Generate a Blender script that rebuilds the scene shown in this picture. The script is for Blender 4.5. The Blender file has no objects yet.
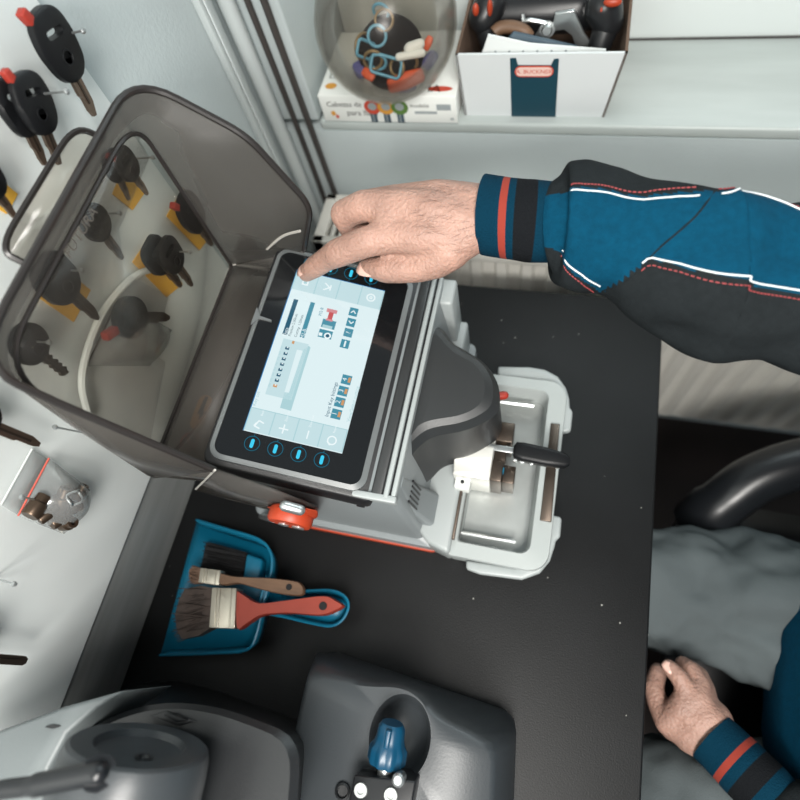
import bpy, bmesh, math, random
from mathutils import Vector as V, Matrix, noise
random.seed(4)
D = bpy.data
COL = bpy.context.scene.collection
S = 0.75            # metres per layout unit
PI = math.pi

# ---------------------------------------------------------------- camera model (also used to measure places)
CM = Matrix(((0.96435888, -0.13062091, 0.23010894), (0.21020681, 0.90638383, -0.36644434), (-0.16070173, 0.40175432, 0.9015367)))
CC = V((.504, 0, .8))
FP = 561.0
def ray(px, py): return (CM @ V((px - 400, 400 - py, -FP)))
def hit(px, py, ax, v):
    d = ray(px, py); return CC + d * ((v - CC[ax]) / d[ax])
def PX(px, py, x): return hit(px, py, 0, x)
def PY(px, py, y): return hit(px, py, 1, y)
def PZ(px, py, z): return hit(px, py, 2, z)
def PP(px, py, o, n):
    d = ray(px, py); return CC + d * ((V(o) - CC).dot(n) / d.dot(n))
def depth(p): return -(CM.transposed() @ (V(p) - CC)).z
def rp(px, p): return px * depth(p) / FP
def atd(px, py, dep): return CC + ray(px, py) * (dep / FP)

# ---------------------------------------------------------------- materials
def lin(c):
    c /= 255.0
    return c / 12.92 if c <= .04045 else ((c + .055) / 1.055) ** 2.4
def rgb(c): return (lin(c[0]), lin(c[1]), lin(c[2]), 1)
MATS = {}
def mat(name, c, rough=.5, metal=0, noise_s=0, var=.12, bump=0, bump_s=200, emit=0, spec=.5, coat=0, sss=0, dust=0, vec_scale=None):
    m = D.materials.new(name); m.use_nodes = True; MATS[name] = m
    nt = m.node_tree; N = nt.nodes; L = nt.links; b = N['Principled BSDF']
    col = rgb(c)
    b.inputs['Base Color'].default_value = col
    b.inputs['Roughness'].default_value = rough; b.inputs['Metallic'].default_value = metal
    b.inputs['Specular IOR Level'].default_value = spec
    b.inputs['Coat Weight'].default_value = coat
    if sss: b.inputs['Subsurface Weight'].default_value = sss; b.inputs['Subsurface Radius'].default_value = (.006, .0025, .0015)
    tc = N.new('ShaderNodeTexCoord'); out = tc.outputs['Object']
    if vec_scale:
        mp = N.new('ShaderNodeMapping'); mp.inputs['Scale'].default_value = vec_scale; L.new(out, mp.inputs['Vector']); out = mp.outputs['Vector']
    last = None
    if noise_s:
        n = N.new('ShaderNodeTexNoise'); n.inputs['Scale'].default_value = noise_s; n.inputs['Detail'].default_value = 6
        L.new(out, n.inputs['Vector'])
        r = N.new('ShaderNodeValToRGB')
        r.color_ramp.elements[0].position = .3; r.color_ramp.elements[1].position = .7
        r.color_ramp.elements[0].color = tuple(x * (1 - var) for x in col[:3]) + (1,)
        r.color_ramp.elements[1].color = tuple(min(1, x * (1 + var)) for x in col[:3]) + (1,)
        L.new(n.outputs['Fac'], r.inputs['Fac']); last = r.outputs['Color']
    if dust:
        vo = N.new('ShaderNodeTexVoronoi'); vo.inputs['Scale'].default_value = dust; L.new(out, vo.inputs['Vector'])
        lt = N.new('ShaderNodeMath'); lt.operation = 'LESS_THAN'; lt.inputs[1].default_value = .045; L.new(vo.outputs['Distance'], lt.inputs[0])
        n2 = N.new('ShaderNodeTexNoise'); n2.inputs['Scale'].default_value = 9; L.new(out, n2.inputs['Vector'])
        g2 = N.new('ShaderNodeMath'); g2.operation = 'GREATER_THAN'; g2.inputs[1].default_value = .56; L.new(n2.outputs['Fac'], g2.inputs[0])
        mu = N.new('ShaderNodeMath'); mu.operation = 'MULTIPLY'; L.new(lt.outputs[0], mu.inputs[0]); L.new(g2.outputs[0], mu.inputs[1])
        mx = N.new('ShaderNodeMixRGB'); mx.inputs['Color2'].default_value = rgb((150, 150, 145))
        if last: L.new(last, mx.inputs['Color1'])
        else: mx.inputs['Color1'].default_value = col
        L.new(mu.outputs[0], mx.inputs['Fac']); last = mx.outputs['Color']
    if last: L.new(last, b.inputs['Base Color'])
    if bump:
        n = N.new('ShaderNodeTexNoise'); n.inputs['Scale'].default_value = bump_s; n.inputs['Detail'].default_value = 3
        L.new(out, n.inputs['Vector'])
        bp = N.new('ShaderNodeBump'); bp.inputs['Strength'].default_value = bump; bp.inputs['Distance'].default_value = .002
        L.new(n.outputs['Fac'], bp.inputs['Height']); L.new(bp.outputs['Normal'], b.inputs['Normal'])
    if emit:
        b.inputs['Emission Color'].default_value = col; b.inputs['Emission Strength'].default_value = emit
    return m
def clear(name, tint, body, share, rough=.12, gloss=.06):
    """see-through plastic: tinted transparency, some milky body, a clear reflection"""
    m = D.materials.new(name); m.use_nodes = True; MATS[name] = m
    nt = m.node_tree; N = nt.nodes; L = nt.links; N.remove(N['Principled BSDF'])
    t = N.new('ShaderNodeBsdfTransparent'); t.inputs['Color'].default_value = rgb(tint)
    d = N.new('ShaderNodeBsdfDiffuse'); d.inputs['Color'].default_value = rgb(body)
    g = N.new('ShaderNodeBsdfGlossy'); g.inputs['Roughness'].default_value = rough; g.inputs['Color'].default_value = (.9, .9, .9, 1)
    a = N.new('ShaderNodeMixShader'); a.inputs['Fac'].default_value = share
    L.new(t.outputs[0], a.inputs[1]); L.new(d.outputs[0], a.inputs[2])
    fr = N.new('ShaderNodeLayerWeight'); fr.inputs['Blend'].default_value = .25
    mu = N.new('ShaderNodeMath'); mu.operation = 'MULTIPLY_ADD'; mu.inputs[1].default_value = .5; mu.inputs[2].default_value = gloss
    L.new(fr.outputs['Fresnel'], mu.inputs[0])
    b = N.new('ShaderNodeMixShader'); L.new(mu.outputs[0], b.inputs['Fac']); L.new(a.outputs[0], b.inputs[1]); L.new(g.outputs[0], b.inputs[2])
    L.new(b.outputs[0], N['Material Output'].inputs['Surface'])
    return m
def glow(name, c, s=1.0):
    m = D.materials.new(name); m.use_nodes = True; MATS[name] = m
    nt = m.node_tree; N = nt.nodes; L = nt.links; N.remove(N['Principled BSDF'])
    e = N.new('ShaderNodeEmission'); e.inputs['Color'].default_value = rgb(c); e.inputs['Strength'].default_value = s
    g = N.new('ShaderNodeBsdfGlossy'); g.inputs['Roughness'].default_value = .08; g.inputs['Color'].default_value = (.04, .04, .04, 1)
    ad = N.new('ShaderNodeAddShader'); L.new(e.outputs[0], ad.inputs[0]); L.new(g.outputs[0], ad.inputs[1])
    L.new(ad.outputs[0], N['Material Output'].inputs['Surface'])
    return m

# ---------------------------------------------------------------- mesh builder
def frame(o, x, y):
    x = V(x).normalized(); y = V(y); y = (y - x * y.dot(x)).normalized(); z = x.cross(y)
    m = Matrix((x, y, z)).transposed().to_4x4(); m.translation = V(o); return m
def rrect(x0, y0, x1, y1, r, n=5):
    if not isinstance(r, (list, tuple)): r = [r] * 4
    out = []
    for (cx, cy, a), q in zip(((x0 + r[0], y0 + r[0], 180), (x1 - r[1], y0 + r[1], 270), (x1 - r[2], y1 - r[2], 0), (x0 + r[3], y1 - r[3], 90)), r):
        for k in range(n + 1):
            t = math.radians(a + 90 * k / n); out.append((cx + q * math.cos(t), cy + q * math.sin(t)))
    return out
def fillet(pts, radii, k=6, closed=False):
    """round the corners of a 3D polyline; every corner gives k+1 points"""
    pts = [V(p) for p in pts]; n = len(pts); out = []
    if not isinstance(radii, (list, tuple)): radii = [radii] * n
    for i, p in enumerate(pts):
        if not closed and i in (0, n - 1): out.append(p); continue
        a = pts[i - 1]; b = pts[(i + 1) % n]; r = radii[i]
        ta = min(r, (a - p).length * .49); tb = min(r, (b - p).length * .49)
        p0 = p + (a - p).normalized() * ta; p1 = p + (b - p).normalized() * tb
        for j in range(k + 1):
            t = j / k; out.append(p0 * (1 - t) ** 2 + p * 2 * t * (1 - t) + p1 * t * t)
    return out
def smooth_path(pts, n=8):
    pts = [V(p) for p in pts]; out = []
    for i in range(len(pts) - 1):
        p0 = pts[max(i - 1, 0)]; p1 = pts[i]; p2 = pts[i + 1]; p3 = pts[min(i + 2, len(pts) - 1)]
        for j in range(n):
            t = j / n
            out.append(.5 * ((2 * p1) + (p2 - p0) * t + (2 * p0 - 5 * p1 + 4 * p2 - p3) * t * t + (3 * p1 - p0 - 3 * p2 + p3) * t ** 3))
    out.append(pts[-1]); return out

ORI = {}
class MB:
    def __init__(s): s.v = []; s.f = []; s.m = []
    def add(s, vs, fs, m=0):
        k = len(s.v); s.v += [V(x) for x in vs]
        for f in fs: s.f.append([i + k for i in f]); s.m.append(m)
        return s
    def box(s, c, d, m=0, R=None):
        vs = []
        for z in (-.5, .5):
            for x, y in ((-.5, -.5), (.5, -.5), (.5, .5), (-.5, .5)):
                p = V((x * d[0], y * d[1], z * d[2])); vs.append(V(c) + (R @ p if R else p))
        return s.add(vs, [(3, 2, 1, 0), (4, 5, 6, 7), (0, 1, 5, 4), (1, 2, 6, 5), (2, 3, 7, 6), (3, 0, 4, 7)], m)
    def bb(s, a, b, m=0):
        return s.box(((a[0] + b[0]) / 2, (a[1] + b[1]) / 2, (a[2] + b[2]) / 2), (b[0] - a[0], b[1] - a[1], b[2] - a[2]), m)
    def prism(s, lo, hi, m=0):
        n = len(lo)
        return s.add(list(lo) + list(hi), [list(range(n))[::-1], list(range(n, 2 * n))] + [(i, (i + 1) % n, n + (i + 1) % n, n + i) for i in range(n)], m)
    def ext(s, poly, F, w0, w1, m=0):
        return s.prism([F @ V((u, v, w0)) for u, v in poly], [F @ V((u, v, w1)) for u, v in poly], m)
    def sheet(s, pts, m=0): return s.add(pts, [list(range(len(pts)))], m)
    def loft(s, rings, m=0, cap=True, closed=True, mf=None):
        n = len(rings[0]); vs = [p for r in rings for p in r]; fs = []; ms = []
        for i in range(len(rings) - 1):
            for j in range(n if closed else n - 1):
                fs.append((i * n + j, i * n + (j + 1) % n, (i + 1) * n + (j + 1) % n, (i + 1) * n + j)); ms.append(mf(i, j) if mf else m)
        if cap:
            fs.append(list(range(n))[::-1]); ms.append(m); q = (len(rings) - 1) * n; fs.append(list(range(q, q + n))); ms.append(m)
        k = len(s.v); s.v += [V(x) for x in vs]
        for f, mm in zip(fs, ms): s.f.append([i + k for i in f]); s.m.append(mm)
        return s
    def tube(s, path, r, n=8, m=0, closed=False):
        path = [V(p) for p in path]; q = len(path)
        rs = r if isinstance(r, (list, tuple)) else [r] * q
        t0 = (path[1] - path[0]).normalized(); a = V((0, 0, 1)) if abs(t0.z) < .9 else V((1, 0, 0))
        up = (a - t0 * a.dot(t0)).normalized(); rings = []
        for i, p in enumerate(path):
            if closed: t = (path[(i + 1) % q] - path[i - 1])
            else: t = path[min(i + 1, q - 1)] - path[max(i - 1, 0)]
            t = t.normalized() if t.length > 1e-9 else t0
            u = up - t * up.dot(t)
            up = u.normalized() if u.length > 1e-6 else up
            w = t.cross(up)
            rings.append([p + (up * math.cos(2 * PI * k / n) + w * math.sin(2 * PI * k / n)) * rs[i] for k in range(n)])
        if closed: rings.append(rings[0])
        return s.loft(rings, m, cap=not closed)
    def lathe(s, prof, F, n=24, m=0, cap=True):
        return s.loft([[F @ V((r * math.cos(2 * PI * k / n), r * math.sin(2 * PI * k / n), z)) for k in range(n)] for r, z in prof], m, cap)
    def capsule(s, p, q, r1, r2, n=14, m=0, flat=None):
        p = V(p); q = V(q); t = q - p; L = t.length; t = t.normalized() if L > 1e-9 else V((0, 0, 1))
        a = V((0, 0, 1)) if abs(t.z) < .9 else V((1, 0, 0)); u = t.cross(a).normalized(); F = frame(p, u, t.cross(u))
        # frame z = u x (t x u) = t
        pr = []
        for k in range(1, 6): th = PI / 2 * k / 5; pr.append((r1 * math.sin(th) , -r1 * math.cos(th)))
        for k in range(0, 5): th = PI / 2 * k / 5; pr.append((r2 * math.cos(th), L + r2 * math.sin(th)))
        return s.lathe(pr, F, n, m)
    def ball(s, c, r, m=0, n=16, R=None):
        if not isinstance(r, (list, tuple)): r = (r, r, r)
        rings = []
        for i in range(1, n // 2):
            th = PI * i / (n // 2)
            ring = []
            for k in range(n):
                p = V((r[0] * math.sin(th) * math.cos(2 * PI * k / n), r[1] * math.sin(th) * math.sin(2 * PI * k / n), -r[2] * math.cos(th)))
                ring.append(V(c) + (R @ p if R else p))
            rings.append(ring)
        return s.loft(rings, m)
    def text(s, t, size, F, m=0, align='LEFT', w=0):
        cu = D.curves.new('t', 'FONT'); cu.body = t; cu.size = size; cu.align_x = align; cu.align_y = 'CENTER'; cu.resolution_u = 2
        ob = D.objects.new('t', cu); me = D.meshes.new_from_object(ob)
        s.add([F @ V((v.co.x, v.co.y, v.co.z + w)) for v in me.vertices], [list(p.vertices) for p in me.polygons], m)
        D.objects.remove(ob); D.curves.remove(cu); D.meshes.remove(me)
        return s
    def build(s, name, mats, parent=None, bevel=0, seg=2, sub=0, solid=0, smooth=38, at=None, recalc=True, flat=False):
        if not isinstance(mats, (list, tuple)): mats = [mats]
        if parent: o3 = ORI[parent.name]
        elif at is not None: o3 = V(at)
        else:
            xs = [p.x for p in s.v]; ys = [p.y for p in s.v]
            o3 = V(((min(xs) + max(xs)) / 2, (min(ys) + max(ys)) / 2, min(p.z for p in s.v)))
        me = D.meshes.new(name)
        me.from_pydata([tuple((p - o3) * S) for p in s.v], [], s.f)
        for mm in mats: me.materials.append(MATS[mm] if isinstance(mm, str) else mm)
        for i, p in enumerate(me.polygons): p.material_index = min(s.m[i], len(mats) - 1)
        bm = bmesh.new(); bm.from_mesh(me)
        if recalc: bmesh.ops.recalc_face_normals(bm, faces=bm.faces)
        if not flat:
            for f in bm.faces: f.smooth = True
            ca = math.radians(smooth)
            for e in bm.edges:
                if len(e.link_faces) == 2 and e.calc_face_angle(0) > ca and not sub: e.smooth = bool(bevel)
        bm.to_mesh(me); bm.free()
        ob = D.objects.new(name, me); COL.objects.link(ob)
        if parent: ob.parent = parent
        else: ob.location = o3 * S
        ORI[ob.name] = o3
        if solid:
            md = ob.modifiers.new('thick', 'SOLIDIFY'); md.thickness = solid * S; md.offset = 0
        if bevel:
            md = ob.modifiers.new('bev', 'BEVEL'); md.width = bevel * S; md.segments = seg; md.limit_method = 'ANGLE'; md.angle_limit = math.radians(35); md.harden_normals = False
        if sub:
            md = ob.modifiers.new('sub', 'SUBSURF'); md.levels = sub; md.render_levels = sub
        return ob
def tag(o, label, cat, group=None):
    o['label'] = label; o['category'] = cat
    if group: o['group'] = group
    return o
def thing(name, label, cat, loc, group=None):
    o = D.objects.new(name, None); COL.objects.link(o); o.location = V(loc) * S; o.empty_display_size = .02
    ORI[o.name] = V(loc); return tag(o, label, cat, group)
def struct(o): o['kind'] = 'structure'; return o
def dup(root, label=None, matrix=None, swap=None):
    """copy of a thing with copies of its parts and sub-parts"""
    r = root.copy(); COL.objects.link(r); ORI[r.name] = ORI[root.name]
    if label: r['label'] = label
    if matrix: r.matrix_world = matrix
    for ch in list(root.children):
        c = ch.copy(); COL.objects.link(c); c.parent = r
        for g in list(ch.children):
            d = g.copy(); COL.objects.link(d); d.parent = c
    return r

# ---------------------------------------------------------------- palette
mat('wall_paint', (186, 196, 197), .6, noise_s=3, var=.05, bump=.15, bump_s=300)
mat('sill_tile', (176, 184, 182), .35, noise_s=4, var=.12, vec_scale=(1, 6, 1))
mat('white_frame', (215, 222, 221), .4)
mat('splash_grey', (124, 127, 126), .45, metal=.2, noise_s=6, var=.15, vec_scale=(1, 1, 12)); mat('board_white', (228, 234, 233), .45, noise_s=5, var=.03)
mat('trunking', (190, 198, 198), .35)
mat('dark_cable', (62, 58, 56), .5)
mat('floor_brown', (44, 33, 30), .5, noise_s=6, var=.3)
mat('bench_black', (16, 17, 18), .5, noise_s=14, var=.2, bump=.12, bump_s=700, dust=60, spec=.25)
mat('bench_side', (60, 58, 56), .6)
mat('radiator_white', (226, 224, 216), .35)
mat('radiator_dark', (70, 66, 62), .6)
mat('grey_plastic', (122, 128, 130), .4, bump=.05, bump_s=900)
mat('pale_plastic', (150, 156, 156), .4)
mat('dark_plastic', (30, 31, 33), .42, bump=.12, bump_s=1200)
mat('mid_plastic', (42, 44, 45), .42, bump=.12, bump_s=1200)
mat('black_plastic', (26, 27, 29), .35)
mat('key_black', (18, 19, 21), .42, bump=.08, bump_s=900, spec=.3)
mat('black_glass', (16, 18, 20), .08, coat=.3)
mat('silver', (190, 194, 194), .3, metal=.85)
mat('steel', (172, 176, 174), .38, metal=.55, noise_s=30, var=.1)
mat('dark_steel', (92, 82, 74), .35, metal=.9)
mat('blade_steel', (128, 112, 100), .32, metal=.9)
mat('orange', (164, 58, 30), .45)
mat('red_chip', (150, 46, 34), .45)
mat('yellow_tag', (224, 172, 62), .55)
clear('frost_plastic', (215, 220, 218), (225, 230, 228), .78, .3); mat('frost_pale', (156, 162, 161), .35, sss=0); mat('pale_steel', (214, 214, 208), .35, metal=.25)
mat('turquoise', (10, 104, 134), .4, noise_s=20, var=.08)
mat('brush_wood', (104, 78, 58), .55, noise_s=30, var=.25, vec_scale=(1, 8, 8))
mat('brush_red', (142, 52, 36), .45, noise_s=25, var=.12)
mat('bristle_dark', (62, 52, 47), .8, noise_s=90, var=.35)
mat('bristle_brown', (98, 76, 62), .8, noise_s=90, var=.3)
mat('bristle_black', (18, 18, 20), .8, noise_s=90, var=.4)
mat('ferrule', (190, 184, 170), .3, metal=.8)
mat('old_dark', (25, 27, 29), .38, bump=.06, bump_s=700)
mat('old_silver', (54, 58, 61), .36, metal=0, bump=.05, bump_s=700)
mat('old_light', (104, 110, 111), .45, bump=.06, bump_s=700)
mat('knob_blue', (8, 60, 86), .35)
clear('smoke', (253, 250, 245), (110, 102, 96), .03, .16, .01)
clear('smoke_frame', (208, 205, 201), (104, 101, 98), .27, .4, .0)
mat('rim_grey', (96, 100, 101), .3)
mat('lid_rim', (40, 37, 36), .3)
mat('seam', (168, 166, 160), .4)
mat('sticker_brown', (226, 178, 122), .6)
mat('sticker_red', (214, 110, 100), .6)
mat('sticker_dark', (40, 38, 37), .6)
mat('emboss', (92, 87, 81), .4)
clear('bowl_glass', (240, 238, 235), (180, 172, 165), .02, .22, .0)
clear('bag_film', (236, 238, 238), (225, 228, 228), .16, .15, .05)
mat('card_white', (226, 229, 225), .6)
mat('card_grey', (206, 211, 212), .65)
mat('card_brown', (96, 76, 62), .8)
mat('card_teal', (14, 58, 72), .5)
mat('print_black', (34, 34, 36), .6)
mat('print_red', (196, 74, 54), .6)
mat('print_amber', (210, 150, 60), .6)
mat('print_green', (86, 120, 56), .6)
mat('print_grey', (150, 158, 160), .6)
mat('label_pink', (226, 196, 186), .5)
mat('paper', (218, 222, 221), .7)
mat('slate', (60, 78, 90), .6)
mat('ring_blue', (96, 160, 186), .35)
mat('ring_gold', (132, 112, 78), .35, metal=.3)
mat('cap_orange', (206, 84, 42), .4)
mat('cap_violet', (70, 72, 128), .4)
mat('disc_black', (8, 11, 15), .8, spec=.05)
mat('brass', (88, 74, 62), .35, metal=.8)
mat('zip_red', (196, 90, 76), .5)
mat('arm_hair', (96, 72, 60), .7); mat('skin', (165, 130, 116), .5, noise_s=45, var=.16, bump=.8, bump_s=330, sss=.12)
mat('skin_deep', (176, 122, 102), .5)
mat('nail', (222, 182, 168), .3)
mat('hair', (40, 32, 28), .6)
mat('cloth_blue', (2, 60, 84), .9, noise_s=200, var=.12, bump=.4, bump_s=900, spec=.1)
mat('cloth_grey', (30, 34, 36), .9, noise_s=200, var=.12, bump=.4, bump_s=900, spec=.1)
mat('knit_teal', (3, 44, 62), .9, spec=.1, bump=.6, bump_s=700, vec_scale=(1, 1, 1))
mat('knit_dark', (20, 22, 25), .9, spec=.1, bump=.6, bump_s=700)
mat('knit_orange', (134, 44, 30), .9)
mat('pipe_white', (214, 220, 222), .6)
mat('rear_grey', (150, 150, 148), .45); mat('pipe_red', (150, 62, 64), .7)
mat('trouser_grey', (84, 91, 93), .9, spec=.1, noise_s=8, var=.12, bump=.4, bump_s=900)
mat('chair_black', (24, 26, 29), .3)
mat('shoe', (30, 28, 27), .5)
glow('ui_back', (222, 240, 243), 1.0); glow('ui_band', (198, 225, 230), .98); glow('ui_edge', (40, 130, 190), .9)
glow('ui_teal', (74, 150, 172), .9); glow('ui_dark', (40, 96, 122), .9); glow('ui_text', (60, 90, 104), .9)
glow('ui_pale', (176, 214, 220), .95); glow('ui_white', (236, 248, 250), 1); glow('ui_orange', (216, 160, 110), .9)
glow('ui_red', (206, 92, 96), .9); glow('ui_pink', (222, 150, 156), .9); glow('touch_cyan', (60, 200, 235), 1.1)
glow('touch_ring', (20, 120, 150), .8)
# ================================================================ THE SETTING
ZF = -.92
struct(MB().bb((-.2, -1.6, ZF - .05), (2.6, 1.2, ZF)).build('floor', 'floor_brown'))
struct(MB().bb((-.12, -1.6, ZF), (0, .76, 2.0)).build('wall_left', 'wall_paint'))
struct(MB().bb((-.12, .76, ZF), (2.6, .98, .125)).build('wall_back', 'wall_paint'))
struct(MB().bb((-.12, .76, .145), (.085, 1.06, 2.0)).build('wall_reveal', 'wall_paint', bevel=.004))
struct(MB().bb((.085, .7595, .125), (2.6, .96, .145)).build('trim_1', 'sill_tile', bevel=.005, seg=3))
w = MB().bb((.085, .955, .145), (2.6, 1.02, .36)).bb((.085, .965, .36), (.15, 1.02, 1.5)).bb((.15, .965, 1.4), (2.6, 1.02, 1.5))
w.bb((1.3, .965, .36), (1.37, 1.02, 1.4))
wo = struct(w.build('window_1', 'white_frame', bevel=.004))
clear('pane_glass', (240, 244, 244), (220, 225, 225), .02, .02, .03)
MB().bb((.15, .99, .36), (1.3, .996, 1.4)).build('pane', 'pane_glass', wo)
MB().tube([(.10, .9535, .1465), (2.55, .9535, .1465)], .0016, 6).build('sealant_joint', 'bench_side', wo)
# ---- trunking and cables in the corner
t = MB().bb((0, .688, -.35), (.012, .716, 2.0)).bb((.012, .694, -.35), (.016, .710, 2.0))
tag(t.build('cable_trunking', 'trunking', bevel=.002), 'pale flat cable trunking strip running down the grey wall beside the corner', 'cable trunking')
t = MB().tube([(.016, .74, 2.0), (.016, .742, .5), (.016, .742, -.2)], .0125, 12)
tag(t.build('conduit_pipe', 'trunking'), 'pale round conduit standing in the corner between wall and window', 'pipe')
t = MB().tube(smooth_path([(.044, .752, 2.0), (.042, .752, .6), (.044, .752, .2), (.043, .752, -.02), (.04, .748, -.12), (.042, .748, -.3)], 6), .0048, 8)
tag(t.build('power_cable', 'dark_cable'), 'dark cable hanging down the corner just beside the pale conduit', 'cable')
t = MB().tube([(.068, .752, .9), (.068, .752, .3), (.07, .752, -.055)], .0055, 8)
tag(t.build('heating_pipe', 'dark_cable'), 'thin dark pipe running down the back wall to the end of the radiator', 'pipe')

# ---- radiator under the sill
rad = thing('radiator', 'white panel radiator with ribbed front and slotted top grille under the window sill', 'radiator', (.06, .62, -.62))
RX0, RX1, RY0, RY1, RT = .062, 1.5, .622, .738, -.004
fr = []
nn = 0
x = RX0 + .006
prof = []
while x < RX1 - .01:
    prof += [(x, 0), (x + .012, 0), (x + .018, .009), (x + .034, .009), (x + .040, 0)]
    x += .046
prof.append((RX1 - .006, 0))
zs = [(-.62, .006), (-.605, .006), (-.585, 0), (-.05, 0), (-.026, .008), (-.012, .010)]
rings = [[(px, RY0 + (.012 - d * (1 if k > 1 else .2)) * (1 if 0 < k else 1) - (0 if 0 < k < 5 else .0) + e * .3, z) for px, d in prof] for k, (z, e) in enumerate(zs)]
f = MB().loft(rings, cap=False, closed=False)
f.bb((RX0, RY0 + .016, -.615), (RX1, RY1, -.03))
f.build('panel', 'radiator_white', rad, smooth=50)
g = MB().bb((RX0, RY0, -.03), (RX0 + .022, RY1, RT)).bb((RX0, RY0, -.03), (RX1, RY0 + .016, RT)).bb((RX0, RY1 - .014, -.03), (RX1, RY1, RT))
x = RX0 + .03
while x < RX1 - .02:
    g.bb((x, RY0 + .014, -.016), (x + .0075, RY1 - .012, RT - .003)); x += .0165
g.build('top_grille', 'radiator_white', rad, bevel=.002)
MB().bb((RX0 + .02, RY0 + .016, -.029), (RX1 - .01, RY1 - .014, -.02)).build('grille_recess', 'radiator_dark', rad)

# ---- workbench
bench = thing('workbench', 'workbench with a worn black top against the key board wall', 'workbench', (.34, -.2, ZF))
MB().bb((0.002, -.75, -.032), (.681, .551, 0)).build('top', 'bench_black', bench, bevel=.003)
MB().bb((.01, -.74, ZF), (.04, .545, -.032)).build('rear_panel', 'bench_side', bench)
for y in (-.72, .5):
    MB().bb((.02, y, ZF), (.62, y + .03, -.032)).build('leg', 'bench_side', bench)

struct(MB().bb((.0003, -1.0, .0005), (.004, .55, .116)).build('trim_2', 'splash_grey'))
# ---- white display board on the wall
BX = .01
board = MB().bb((0.0005, -1.0, .117), (BX, .458, 1.3))
tag(board.build('key_board', 'board_white', bevel=.0015), 'white board on the left wall hung with car keys', 'display board')

# ================================================================ KEYS ON THE BOARD
def pin(px, py, label, L=.03, q=None):
    p = PX(px, py, BX)
    e = p + V((L, 0, .006)) if q is None else V(q)
    b = MB().tube([p + V((-.003, 0, 0)), e], .0011, 6).ball(e, .0028, 0, 8)
    return tag(b.build('board_pin', 'silver'), label, 'pin', 'pins in the key board')
def key_shape(head='fob', blade='plain', L=.1, chip=True, s=1.0):
    """returns builders for head, blade, chip in a local frame: origin at the hole, blade towards -y, z away from the board"""
    h = MB(); F = Matrix()
    if head == 'fob':
        out = [(-.011, .019), (.006, .021), (.016, .015), (.02, 0), (.018, -.02), (.009, -.029), (-.007, -.030), (-.015, -.022), (-.02, -.004), (-.018, .011)]
    elif head == 'round':
        out = [(.019 * math.cos(a), -.006 + .02 * math.sin(a)) for a in [2 * PI * k / 14 for k in range(14)]]
    else:
        out = [(-.013, .016), (.013, .016), (.019, .006), (.018, -.016), (.008, -.026), (-.008, -.026), (-.018, -.016), (-.019, .006)]
    out = [(V((x * s, y * s, 0))) for x, y in out]
    out = [(p.x, p.y) for p in fillet(out, .006 * s, 4, True)]
    hole = [(V((x, y, 0))) for x, y in ((-.009 * s, .007 * s), (.009 * s, .007 * s), (.009 * s, .001 * s), (-.009 * s, .001 * s))]
    hole = [(p.x, p.y) for p in fillet(hole, .003 * s, 4, True)]
    def ringz(poly, z, k=1.0): return [V((x * k, (y + .005 * s) * k - .005 * s, z)) for x, y in poly]
    T = .0095 * s
    # resample hole ring to same count as outline by angle from the hole centre
    n = 48
    def byang(poly):
        c = V((0, .004 * s)); res = []
        P = [V(p) for p in poly]
        for k in range(n):
            a = 2 * PI * k / n; d = V((math.cos(a), math.sin(a))); best = None
            for i in range(len(P)):
                p, q = P[i] - c, P[(i + 1) % len(P)] - c; e = q - p; den = d.x * e.y - d.y * e.x
                if abs(den) < 1e-12: continue
                t = (p.x * e.y - p.y * e.x) / den; u = (p.x * d.y - p.y * d.x) / den
                if t > 0 and -1e-6 <= u <= 1 + 1e-6 and (best is None or t > best): best = t
            res.append((c.x + d.x * (best or 0), c.y + d.y * (best or 0)))
        return res
    O = byang(out); H = byang(hole)
    rings = [ringz(O, .0015, .93), ringz(O, .003), ringz(O, T - .002), ringz(O, T, .9)]
    rings += [[V((x, y, T)) for x, y in H], [V((x, y, .0015)) for x, y in H]]
    rings.append(rings[0])
    h.loft(rings, cap=False)
    h.lathe([(.006 * s, T - .0005), (.0058 * s, T + .0006), (.0045 * s, T + .0006), (.0043 * s, T)], Matrix.Translation((0, -.013 * s, 0)), 20, 0)
    b = MB(); y0 = -.026 * s; y1 = y0 - (L - .047 * s); wdt = .0052 * s
    if blade == 'plain':
        pts = [(-wdt, y0), (wdt, y0), (wdt, y1 + .012), (.002, y1), (-.002, y1), (-wdt * .7, y1 + .007), (-wdt * .7, (y0 + y1) / 2), (-wdt, (y0 + y1) / 2 + .003)]
    elif blade == 'cut':
        pts = [(-wdt, y0), (wdt, y0)]; m = 9
        for k in range(m):
            yy = y0 + (y1 - y0) * (k + .5) / m; pts += [(wdt * (1.0 if k % 2 else .55), yy), (wdt * (.5 if k % 3 else .9), yy - .002)]
        pts += [(.001, y1), (-wdt * .8, y1 + .003)]
        for k in range(m - 1, 0, -1):
            yy = y0 + (y1 - y0) * (k + .5) / m; pts += [(-wdt * (1.0 if k % 2 else .6), yy)]
    else:
        pts = [(-wdt * .8, y0), (wdt * .8, y0), (wdt * .8, y1 + .004), (wdt * .4, y1), (-wdt * .4, y1), (-wdt * .8, y1 + .004)]
    b.ext(pts, F, .0035 * s, .0065 * s)
    b.ext([(-.0012, y0), (.0012, y0), (.0012, y1 + .012), (-.0012, y1 + .012)], F, .0065 * s, .0072 * s, 1)
    c = MB().box((-.013 * s, .017 * s, T * .5), (.007 * s, .014 * s, T * .75), 0, Matrix.Rotation(.45, 3, 'Z'))
    return h, b, c if chip else None
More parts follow.
